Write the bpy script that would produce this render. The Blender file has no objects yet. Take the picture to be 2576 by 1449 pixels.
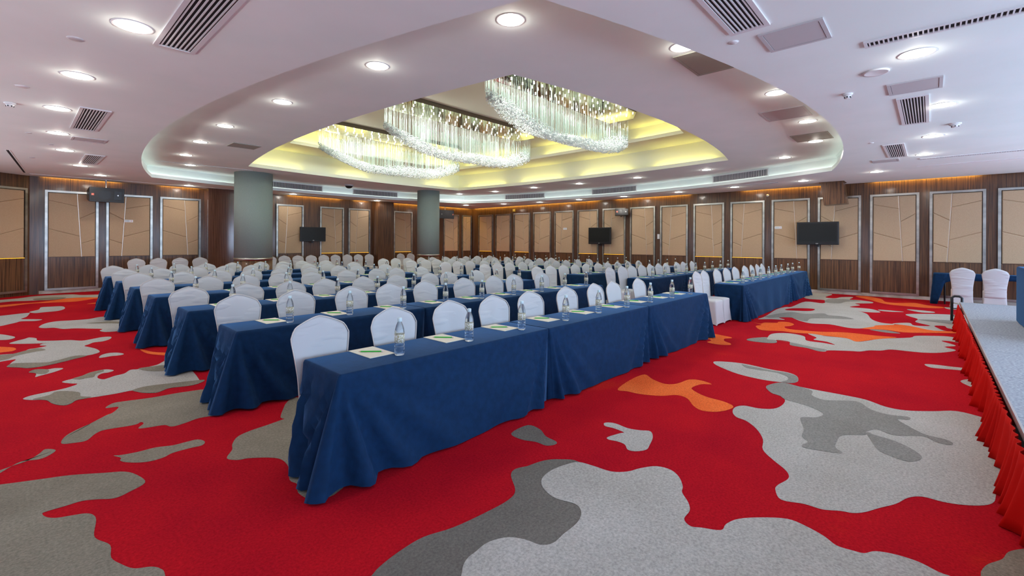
import bpy, bmesh, math, random
from mathutils import Vector, Matrix
sc = bpy.context.scene
COL = sc.collection
PI = math.pi
# ---------------------------------------------------------------- camera
cam_d = bpy.data.cameras.new('camera'); cam = bpy.data.objects.new('camera', cam_d); COL.objects.link(cam)
FW = Vector((0.7362575, 0.6767014, 0.0001848)); RT = Vector((0.6766939, -0.7362505, 0.0045301)); UP = Vector((-0.0032016, 0.0032102, 0.9999897))
M = Matrix.Identity(4)
for i_ in range(3): M[i_][0] = RT[i_]; M[i_][1] = UP[i_]; M[i_][2] = -FW[i_]
M.translation = (0, 0, 1.5); cam.matrix_world = M
cam_d.sensor_width = 36; cam_d.lens = 1146.27 / 2576 * 36; cam_d.shift_y = -(724.5 - 607.757) / 2576
cam_d.clip_start = .05; sc.camera = cam
# ---------------------------------------------------------------- world, exposure
world = bpy.data.worlds.new('world'); sc.world = world; world.use_nodes = True
bg = world.node_tree.nodes['Background']; bg.inputs[0].default_value = (.42, .62, 1, 1); bg.inputs[1].default_value = 2.2
sc.view_settings.view_transform = 'Standard'; sc.view_settings.look = 'None'
sc.view_settings.gamma = 1; sc.view_settings.use_curve_mapping = False
sc.view_settings.exposure = 0.38
sc.cycles.use_denoising = True
sc.cycles.max_bounces = 9; sc.cycles.diffuse_bounces = 7; sc.cycles.glossy_bounces = 4; sc.cycles.transmission_bounces = 7; sc.cycles.transparent_max_bounces = 10
sc.cycles.caustics_reflective = False; sc.cycles.caustics_refractive = False; sc.cycles.sample_clamp_indirect = 4
sc.cycles.use_adaptive_sampling = True; sc.cycles.adaptive_threshold = .035
# light levels
E_DOWN = 5.0      # watts of each ceiling downlight
E_CHAND = 75.0    # watts under each chandelier plate
E_WIN = 115.0     # watts of daylight through each front window
E_UP = 36.0       # added upward fill outside each front window, to brighten the ceiling
E_SIDE = 24.0     # added fill light at each made-up back window
E_LED = 42.0       # emission of the orange wall wash strips
E_COVE = 8.5      # emission of the yellow cove strips
def area(name, loc, rot, sx, sy, w, colr, spread=PI):
    l = bpy.data.lights.new(name, 'AREA'); l.shape = 'RECTANGLE'; l.size = sx; l.size_y = sy; l.energy = w; l.color = colr; l.spread = spread
    o = bpy.data.objects.new(name, l); COL.objects.link(o); o.location = loc; o.rotation_euler = rot; return o
YF, XB = -5.2, -3.6          # front wall (behind the camera, with the windows) and back wall
XR, YL, Z0, Z1 = 16.42, 18.0, 3.217, 3.56
WINX = [-1.7, 2.0, 5.1, 8.1, 11.0, 14.2]
for wx in WINX:
    area('window_daylight', (wx, YF - .12, 1.55), (math.radians(90), 0, 0), 2.6, 2.1, E_WIN, (.55, .74, 1.0))
    area('terrace_bounce', (wx, YF - .55, .35), (math.radians(140), 0, 0), 2.6, 1.0, E_UP, (.86, .92, 1.0), math.radians(140))  # added fill aimed up at the ceiling, no real terrace behind it
FILL_WINY = [3.6, 8.6, 13.2]  # unseen back windows, added to bring fill light to the left ceiling
for wy in FILL_WINY:
    area('window_daylight', (XB - .12, wy, 1.55), (math.radians(90), 0, math.radians(-90)), 2.6, 2.1, E_SIDE * .35, (.66, .80, 1.0))  # weak added fill standing in for daylight at the back wall
    area('terrace_bounce', (XB - .55, wy, .35), (math.radians(140), 0, math.radians(-90)), 2.6, 1.0, E_SIDE * 3.2, (1, .95, .88), math.radians(140))  # added upward fill for the left side of the ceiling
# ---------------------------------------------------------------- materials
def mat(name, base=(.8, .8, .8), rough=.5, metal=0, emit=None, estr=0, trans=0, ior=1.45, coat=0, sheen=0, sheen_tint=None, spec=None, alpha=None):
    m = bpy.data.materials.new(name); m.use_nodes = True; b = m.node_tree.nodes['Principled BSDF']
    b.inputs['Base Color'].default_value = (*base, 1); b.inputs['Roughness'].default_value = rough; b.inputs['Metallic'].default_value = metal
    b.inputs['IOR'].default_value = ior; b.inputs['Transmission Weight'].default_value = trans; b.inputs['Coat Weight'].default_value = coat
    b.inputs['Sheen Weight'].default_value = sheen
    if sheen_tint: b.inputs['Sheen Tint'].default_value = (*sheen_tint, 1); b.inputs['Sheen Roughness'].default_value = .3
    if spec is not None: b.inputs['Specular IOR Level'].default_value = spec
    if emit: b.inputs['Emission Color'].default_value = (*emit, 1); b.inputs['Emission Strength'].default_value = estr
    if alpha is not None: b.inputs['Alpha'].default_value = alpha
    return m
def nd(m, t, **kw):
    n = m.node_tree.nodes.new(t)
    for k, v in kw.items():
        if k in ('x',): continue
        if isinstance(v, (int, float, tuple)) and k in [i.name for i in n.inputs]: n.inputs[k].default_value = v
        else: setattr(n, k, v)
    return n
def lk(m, a, b): m.node_tree.links.new(a, b)
def noisy(m, c1, c2, scale=(1, 1, 1), nscale=8, detail=4, bump=0, bscale=None, lo=.35, hi=.65, bdist=.01, rough2=None, space='Object'):
    """two tone procedural colour plus optional fine relief"""
    b = m.node_tree.nodes['Principled BSDF']
    tc = nd(m, 'ShaderNodeTexCoord'); mp = nd(m, 'ShaderNodeMapping'); mp.inputs['Scale'].default_value = scale
    if space == 'World':
        g = nd(m, 'ShaderNodeNewGeometry'); lk(m, g.outputs['Position'], mp.inputs['Vector'])
    else: lk(m, tc.outputs['Object'], mp.inputs['Vector'])
    n = nd(m, 'ShaderNodeTexNoise'); n.inputs['Scale'].default_value = nscale; n.inputs['Detail'].default_value = detail
    lk(m, mp.outputs[0], n.inputs['Vector'])
    r = nd(m, 'ShaderNodeValToRGB'); r.color_ramp.elements[0].position = lo; r.color_ramp.elements[1].position = hi
    r.color_ramp.elements[0].color = (*c1, 1); r.color_ramp.elements[1].color = (*c2, 1)
    lk(m, n.outputs['Fac'], r.inputs[0]); lk(m, r.outputs[0], b.inputs['Base Color'])
    if bump:
        n2 = nd(m, 'ShaderNodeTexNoise'); n2.inputs['Scale'].default_value = bscale or nscale * 6; n2.inputs['Detail'].default_value = 3
        lk(m, mp.outputs[0], n2.inputs['Vector'])
        bp = nd(m, 'ShaderNodeBump'); bp.inputs['Strength'].default_value = bump; bp.inputs['Distance'].default_value = bdist
        lk(m, n2.outputs['Fac'], bp.inputs['Height']); lk(m, bp.outputs[0], b.inputs['Normal'])
    return m
MT = {}
def carpetmat(nm, c1, c2, nsc, lo=.3, hi=.7, c3=None):
    m = mat(nm, c1, 1.0, spec=.05); b = m.node_tree.nodes['Principled BSDF']
    g = nd(m, 'ShaderNodeNewGeometry')
    n = nd(m, 'ShaderNodeTexNoise'); n.inputs['Scale'].default_value = nsc; n.inputs['Detail'].default_value = 6; n.inputs['Roughness'].default_value = .65
    lk(m, g.outputs['Position'], n.inputs['Vector'])
    r = nd(m, 'ShaderNodeValToRGB'); e = r.color_ramp.elements; e[0].position = lo; e[1].position = hi; e[0].color = (*c1, 1); e[1].color = (*c2, 1)
    if c3: x = e.new(hi + .14); x.color = (*c3, 1)
    lk(m, n.outputs['Fac'], r.inputs[0])
    f = nd(m, 'ShaderNodeTexNoise'); f.inputs['Scale'].default_value = 70; f.inputs['Detail'].default_value = 3; f.inputs['Roughness'].default_value = .7
    lk(m, g.outputs['Position'], f.inputs['Vector'])
    mr = nd(m, 'ShaderNodeMapRange'); mr.inputs['From Min'].default_value = .3; mr.inputs['From Max'].default_value = .7; mr.inputs['To Min'].default_value = .72; mr.inputs['To Max'].default_value = 1.22
    lk(m, f.outputs['Fac'], mr.inputs[0])
    mx = nd(m, 'ShaderNodeVectorMath', operation='SCALE'); lk(m, r.outputs[0], mx.inputs[0]); lk(m, mr.outputs[0], mx.inputs['Scale'])
    lk(m, mx.outputs[0], b.inputs['Base Color'])
    bp = nd(m, 'ShaderNodeBump'); bp.inputs['Strength'].default_value = .35; bp.inputs['Distance'].default_value = .01
    lk(m, f.outputs['Fac'], bp.inputs['Height']); lk(m, bp.outputs[0], b.inputs['Normal'])
    return m
MT['R'] = carpetmat('carpet_red', (.34, .004, .014), (.45, .007, .014), .55, .35, .60, (.51, .026, .011))
MT['L'] = carpetmat('carpet_light_grey', (.37, .36, .325), (.46, .45, .42), 1.1)
MT['M'] = carpetmat('carpet_taupe', (.185, .165, .125), (.27, .245, .19), 1.1)
MT['D'] = carpetmat('carpet_dark_grey', (.13, .12, .105), (.18, .17, .15), 1.1)
MT['G'] = carpetmat('carpet_mid_grey', (.215, .21, .19), (.27, .265, .245), 1.3)
MT['O'] = carpetmat('carpet_orange', (.68, .10, .022), (.78, .17, .045), 1.2)
def woodmat(nm, a, bcol, rough, coat):
    m = mat(nm, a, rough, coat=coat); b = m.node_tree.nodes['Principled BSDF']; b.inputs['Coat Roughness'].default_value = .12
    g = nd(m, 'ShaderNodeNewGeometry'); mp = nd(m, 'ShaderNodeMapping'); mp.inputs['Scale'].default_value = (38, 38, .9)
    lk(m, g.outputs['Position'], mp.inputs['Vector'])
    n = nd(m, 'ShaderNodeTexNoise'); n.inputs['Scale'].default_value = 1; n.inputs['Detail'].default_value = 5; n.inputs['Roughness'].default_value = .6
    lk(m, mp.outputs[0], n.inputs['Vector'])
    r = nd(m, 'ShaderNodeValToRGB'); e = r.color_ramp.elements; e[0].position = .36; e[1].position = .64; e[0].color = (*a, 1); e[1].color = (*bcol, 1)
    lk(m, n.outputs['Fac'], r.inputs[0]); lk(m, r.outputs[0], b.inputs['Base Color']); return m
MT['wood'] = woodmat('wall_veneer', (.036, .014, .006), (.150, .064, .024), .38, .35)
MT['wood_in'] = woodmat('panel_veneer', (.045, .018, .008), (.180, .083, .033), .42, .25)
MT['wood_gloss'] = woodmat('lacquered_veneer', (.085, .034, .020), (.155, .068, .042), .22, .9)
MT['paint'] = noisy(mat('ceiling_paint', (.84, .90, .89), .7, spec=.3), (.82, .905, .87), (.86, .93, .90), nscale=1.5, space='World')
MT['paint_cove'] = mat('cove_paint', (.84, .85, .70), .6)
MT['steel'] = noisy(mat('brushed_steel', (.45, .44, .41), .33, 1), (.32, .31, .285), (.50, .48, .44), scale=(2, 2, 5), nscale=1.2)
MT['fabric'] = noisy(mat('beige_wall_fabric', (.6, .42, .28), .95, spec=.1), (.44, .31, .19), (.52, .375, .24), scale=(1, 1, 1), nscale=140, bump=.35, bscale=260, bdist=.004)
MT['seam'] = mat('champagne_trim', (.66, .60, .54), .35, .8)
MT['stone'] = noisy(mat('skirting_stone', (.5, .47, .4), .3), (.36, .31, .24), (.60, .56, .50), nscale=4)
MT['column'] = noisy(mat('grey_green_cloth', (.16, .185, .165), .95, spec=.1), (.23, .28, .255), (.29, .34, .31), nscale=120, bump=.3, bdist=.004)
MT['white'] = mat('white_plastic', (.78, .78, .77), .45)
MT['frame_white'] = mat('white_metal', (.74, .73, .73), .4)
MT['panel_grey'] = mat('hatch_grey', (.55, .53, .53), .6)
MT['panel_dim'] = mat('hatch_taupe', (.36, .35, .30), .6)
MT['dark'] = mat('dark_gap', (.012, .012, .013), .8)
MT['black'] = mat('black_plastic', (.012, .012, .014), .35)
MT['screen'] = mat('dark_screen', (.016, .017, .016), .28, spec=.25)
MT['mesh'] = noisy(mat('speaker_grille', (.02, .02, .022), .5), (.010, .010, .011), (.030, .030, .032), nscale=160)
MT['lamp'] = mat('lamp_lens', (1, 1, 1), .4, emit=(1, .97, .90), estr=9)
MT['bulb'] = mat('chandelier_bulb', (1, 1, 1), .3, emit=(.95, 1, .97), estr=7)
MT['gold'] = noisy(mat('gold_mirror', (.7, .58, .3), .08, 1), (.62, .50, .22), (.78, .72, .50), nscale=3)
MT['bronze'] = mat('dark_bronze', (.16, .13, .10), .3, .8)
MT['led_o'] = mat('orange_led', (.5, .3, .1), .5, emit=(1, .66, .12), estr=E_LED)
MT['led_y'] = mat('yellow_led', (.5, .5, .2), .5, emit=(1, .86, .26), estr=E_COVE)
MT['led_p'] = mat('amber_ledge_led', (.6, .4, .1), .5, emit=(1, .50, .02), estr=1.6)
MT['led_w'] = mat('white_led', (.5, .5, .5), .5, emit=(1, .98, .94), estr=2.4)
MT['navy'] = noisy(mat('navy_velvet', (.01, .04, .12), .8, sheen=.42, sheen_tint=(.18, .45, .90), spec=.15), (.003, .021, .062), (.004, .027, .080), nscale=18, bump=.15, bscale=90, bdist=.004, space='World')
MT['chair'] = mat('white_spandex', (.51, .52, .53), .75, spec=.2, sheen=.15)
def chair_wrinkle(m):
    b = m.node_tree.nodes['Principled BSDF']; tc = nd(m, 'ShaderNodeTexCoord'); mp = nd(m, 'ShaderNodeMapping')
    mp.inputs['Rotation'].default_value = (0, .35, 0); mp.inputs['Scale'].default_value = (2.0, 1, 8)
    oi = nd(m, 'ShaderNodeObjectInfo'); ad = nd(m, 'ShaderNodeVectorMath', operation='ADD'); sl = nd(m, 'ShaderNodeVectorMath', operation='SCALE')
    sl.inputs[0].default_value = (3, 5, 4); lk(m, oi.outputs['Random'], sl.inputs['Scale'])
    lk(m, tc.outputs['Object'], ad.inputs[0]); lk(m, sl.outputs[0], ad.inputs[1]); lk(m, ad.outputs[0], mp.inputs['Vector'])
    n = nd(m, 'ShaderNodeTexNoise'); n.inputs['Scale'].default_value = 1.3; n.inputs['Detail'].default_value = 1.5; lk(m, mp.outputs[0], n.inputs['Vector'])
    r = nd(m, 'ShaderNodeValToRGB'); r.color_ramp.elements[0].position = .52; r.color_ramp.elements[1].position = .80
    lk(m, n.outputs['Fac'], r.inputs[0])
    bp = nd(m, 'ShaderNodeBump'); bp.inputs['Strength'].default_value = .55; bp.inputs['Distance'].default_value = .025
    lk(m, r.outputs[0], bp.inputs['Height']); lk(m, bp.outputs[0], b.inputs['Normal'])
chair_wrinkle(MT['chair'])
MT['chair_seat'] = mat('white_spandex_seat', (.51, .52, .53), .75, spec=.2, sheen=.15)
MT['piping'] = mat('cover_piping', (.62, .57, .52), .8)
MT['water'] = mat('clear_water', (.93, .98, 1), .0, trans=1, ior=1.33)
def clear_plastic(m):
    t = m.node_tree; out = t.nodes['Material Output']; b = t.nodes['Principled BSDF']; tp = nd(m, 'ShaderNodeBsdfTransparent'); mx = nd(m, 'ShaderNodeMixShader'); mx.inputs[0].default_value = .38
    tp.inputs[0].default_value = (.95, .98, 1, 1); lk(m, b.outputs[0], mx.inputs[1]); lk(m, tp.outputs[0], mx.inputs[2]); lk(m, mx.outputs[0], out.inputs[0])
clear_plastic(MT['water'])
MT['cap'] = mat('pale_blue_cap', (.56, .72, .74), .4)
def labelmat():
    m = mat('printed_label', (.75, .73, .55), .4); b = m.node_tree.nodes['Principled BSDF']
    tc = nd(m, 'ShaderNodeTexCoord'); mp = nd(m, 'ShaderNodeMapping'); mp.inputs['Scale'].default_value = (60, 60, 55); lk(m, tc.outputs['Object'], mp.inputs['Vector'])
    v = nd(m, 'ShaderNodeTexVoronoi'); v.inputs['Scale'].default_value = 1.6; lk(m, mp.outputs[0], v.inputs['Vector'])
    r = nd(m, 'ShaderNodeValToRGB'); e = r.color_ramp.elements; e[0].position = .10; e[0].color = (.20, .15, .06, 1); e[1].position = .45; e[1].color = (.62, .60, .38, 1); x = e.new(.7); x.color = (.80, .84, .80, 1)
    lk(m, v.outputs['Distance'], r.inputs[0]); lk(m, r.outputs[0], b.inputs['Base Color'])
    b.inputs['Alpha'].default_value = .72; return m
MT['label'] = labelmat()
MT['paper'] = mat('cream_paper', (.72, .70, .58), .8)
MT['pencil'] = mat('green_pencil_paint', (.02, .42, .03), .35)
MT['tip'] = mat('sharpened_wood', (.55, .30, .22), .7)
MT['eraser'] = mat('white_eraser', (.62, .55, .55), .7)
MT['stage'] = noisy(mat('stage_carpet', (.25, .28, .33), .95), (.20, .22, .26), (.36, .39, .44), nscale=50, bump=.2, space='World')
MT['alu'] = mat('aluminium', (.6, .6, .6), .35, .9)
MT['redcloth'] = mat('red_satin', (.52, .006, .004), .7, spec=.08)
MT['glassrod'] = None
def glassy(nm, col, tr):
    m = bpy.data.materials.new(nm); m.use_nodes = True; t = m.node_tree; t.nodes.remove(t.nodes['Principled BSDF']); out = t.nodes['Material Output']
    a = nd(m, 'ShaderNodeBsdfTranslucent'); a.inputs[0].default_value = (*col, 1); d = nd(m, 'ShaderNodeBsdfDiffuse'); d.inputs[0].default_value = (*col, 1)
    g = nd(m, 'ShaderNodeBsdfGlossy'); g.inputs['Roughness'].default_value = .08; g.inputs[0].default_value = (1, 1, 1, 1)
    tp = nd(m, 'ShaderNodeBsdfTransparent'); m1 = nd(m, 'ShaderNodeMixShader'); m2 = nd(m, 'ShaderNodeMixShader'); m3 = nd(m, 'ShaderNodeMixShader')
    m1.inputs[0].default_value = .5; lk(m, a.outputs[0], m1.inputs[1]); lk(m, d.outputs[0], m1.inputs[2])
    m2.inputs[0].default_value = .22; lk(m, m1.outputs[0], m2.inputs[1]); lk(m, g.outputs[0], m2.inputs[2])
    m3.inputs[0].default_value = tr; lk(m, m2.outputs[0], m3.inputs[1]); lk(m, tp.outputs[0], m3.inputs[2]); lk(m, m3.outputs[0], out.inputs[0]); return m
MT['rod'] = glassy('glass_rod', (.62, .76, .69), .55)
MT['crystal'] = glassy('cut_crystal', (.64, .70, .68), .38)
MT['plate_txt'] = mat('teal_print', (.10, .30, .38), .6); MT['plate_red'] = mat('pink_print', (.65, .18, .30), .6)
MT['logo'] = mat('orange_badge', (.85, .16, .08), .5); MT['chrome'] = mat('chrome', (.8, .82, .85), .12, 1)
MT['yellow'] = mat('yellow_sign', (.80, .60, .05), .5)
# ---------------------------------------------------------------- mesh helpers
def link(name, me, m=None, parent=None, loc=None, rot=None):
    if m is not None and not me.materials: me.materials.append(m)
    o = bpy.data.objects.new(name, me); COL.objects.link(o)
    if parent: o.parent = parent
    if loc: o.location = loc
    if rot: o.rotation_euler = rot
    return o
def mesh(name, V, F, smooth=False):
    me = bpy.data.meshes.new(name); me.from_pydata(V, [], F); me.update()
    if smooth: me.polygons.foreach_set('use_smooth', [True] * len(F))
    return me
class MB:
    def __init__(s): s.V = []; s.F = []
    def box(s, a, b, c, d, e, f):
        n = len(s.V); s.V += [(x, y, z) for z in (e, f) for y in (c, d) for x in (a, b)]
        s.F += [tuple(n + i for i in q) for q in ((0, 2, 3, 1), (4, 5, 7, 6), (0, 1, 5, 4), (2, 6, 7, 3), (0, 4, 6, 2), (1, 3, 7, 5))]; return s
    def prism(s, pts, z0, z1, inset=0):
        """polygon in x,z extruded along y from z0 (back) to z1 (front), front face inset"""
        n = len(s.V); k = len(pts); cx = sum(q[0] for q in pts) / k; cz = sum(q[1] for q in pts) / k
        # true inset of a convex polygon
        def ins(d):
            out = []
            for i in range(k):
                a, b, c = Vector(pts[i - 1]), Vector(pts[i]), Vector(pts[(i + 1) % k])
                e1 = (b - a).normalized(); e2 = (c - b).normalized(); n1 = Vector((-e1.y, e1.x)); n2 = Vector((-e2.y, e2.x))
                if n1.dot(Vector((cx, cz)) - b) < 0: n1 = -n1
                if n2.dot(Vector((cx, cz)) - b) < 0: n2 = -n2
                bi = (n1 + n2); bi = bi / max(.3, 1 + n1.dot(n2)); out.append(b + bi * d)
            return out
        rings = [(z0, ins(0)), (z1 + (z0 - z1) * .45, ins(0)), (z1 + (z0 - z1) * .12, ins(inset * .4)), (z1, ins(inset))]
        for y, r in rings: s.V += [(q.x, y, q.y) for q in r]
        for j in range(len(rings) - 1):
            for i in range(k):
                i2 = (i + 1) % k; s.F.append((n + j * k + i, n + j * k + i2, n + (j + 1) * k + i2, n + (j + 1) * k + i))
        s.F.append(tuple(n + (len(rings) - 1) * k + i for i in range(k))); return s
    def cyl(s, p, q, r, seg=12, r2=None, caps=True):
        p, q = Vector(p), Vector(q); d = (q - p).normalized(); u = d.orthogonal().normalized(); v = d.cross(u); n = len(s.V); r2 = r if r2 is None else r2
        for c, rr in ((p, r), (q, r2)):
            for i in range(seg):
                a = 2 * PI * i / seg; s.V.append(tuple(c + (u * math.cos(a) + v * math.sin(a)) * rr))
        for i in range(seg): j = (i + 1) % seg; s.F.append((n + i, n + j, n + seg + j, n + seg + i))
        if caps: s.F.append(tuple(n + i for i in range(seg))[::-1]); s.F.append(tuple(n + seg + i for i in range(seg)))
        return s
    def tube(s, pts, r, seg=8, closed=False):
        pts = [Vector(q) for q in pts]; n = len(s.V); k = len(pts); prev = None
        for i, c in enumerate(pts):
            a = pts[(i - 1) % k] if (closed or i) else c; b = pts[(i + 1) % k] if (closed or i < k - 1) else c
            d = (b - a).normalized(); u = (prev - d * prev.dot(d)).normalized() if prev else d.orthogonal().normalized(); prev = u; v = d.cross(u)
            for j in range(seg): t = 2 * PI * j / seg; s.V.append(tuple(c + (u * math.cos(t) + v * math.sin(t)) * r))
        for i in range(k if closed else k - 1):
            i2 = (i + 1) % k
            for j in range(seg): j2 = (j + 1) % seg; s.F.append((n + i * seg + j, n + i * seg + j2, n + i2 * seg + j2, n + i2 * seg + j))
        if not closed: s.F.append(tuple(n + j for j in range(seg))[::-1]); s.F.append(tuple(n + (k - 1) * seg + j for j in range(seg)))
        return s
    def lathe(s, prof, seg=24, cx=0, cy=0):
        n = len(s.V); k = len(prof)
        for r, z in prof:
            for i in range(seg): a = 2 * PI * i / seg; s.V.append((cx + r * math.cos(a), cy + r * math.sin(a), z))
        for j in range(k - 1):
            for i in range(seg): i2 = (i + 1) % seg; s.F.append((n + j * seg + i, n + j * seg + i2, n + (j + 1) * seg + i2, n + (j + 1) * seg + i))
        if prof[0][0] > 1e-4: s.F.append(tuple(n + i for i in range(seg))[::-1])
        if prof[-1][0] > 1e-4: s.F.append(tuple(n + (k - 1) * seg + i for i in range(seg)))
        return s
    def me(s, name, smooth=False): return mesh(name, s.V, s.F, smooth)
    def build(s, name, m, parent=None, smooth=False, **kw): return link(name, s.me(name, smooth), m, parent, **kw)
def bevel(me, w=.004, seg=2):
    bm = bmesh.new(); bm.from_mesh(me); bmesh.ops.bevel(bm, geom=bm.edges[:], offset=w, segments=seg, affect='EDGES', profile=.5); bm.to_mesh(me); bm.free(); return me
def tag(o, label=None, cat=None, group=None, kind=None):
    for k, v in (('label', label), ('category', cat), ('group', group), ('kind', kind)):
        if v: o[k] = v
    return o
def empty(name, loc=(0, 0, 0), rz=0, parent=None):
    o = bpy.data.objects.new(name, None); COL.objects.link(o); o.location = loc; o.rotation_euler = (0, 0, rz); o.empty_display_size = .1
    if parent: o.parent = parent
    return o
def copy_tree(o, parent=None):
    c = o.copy(); COL.objects.link(c)
    if parent: c.parent = parent
    for ch in list(o.children): copy_tree(ch, c)
    return c
ORD = ['first', 'second', 'third', 'fourth', 'fifth', 'sixth', 'seventh', 'eighth', 'ninth', 'tenth', 'eleventh', 'twelfth', 'thirteenth', 'fourteenth', 'fifteenth', 'sixteenth', 'seventeenth']
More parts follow.
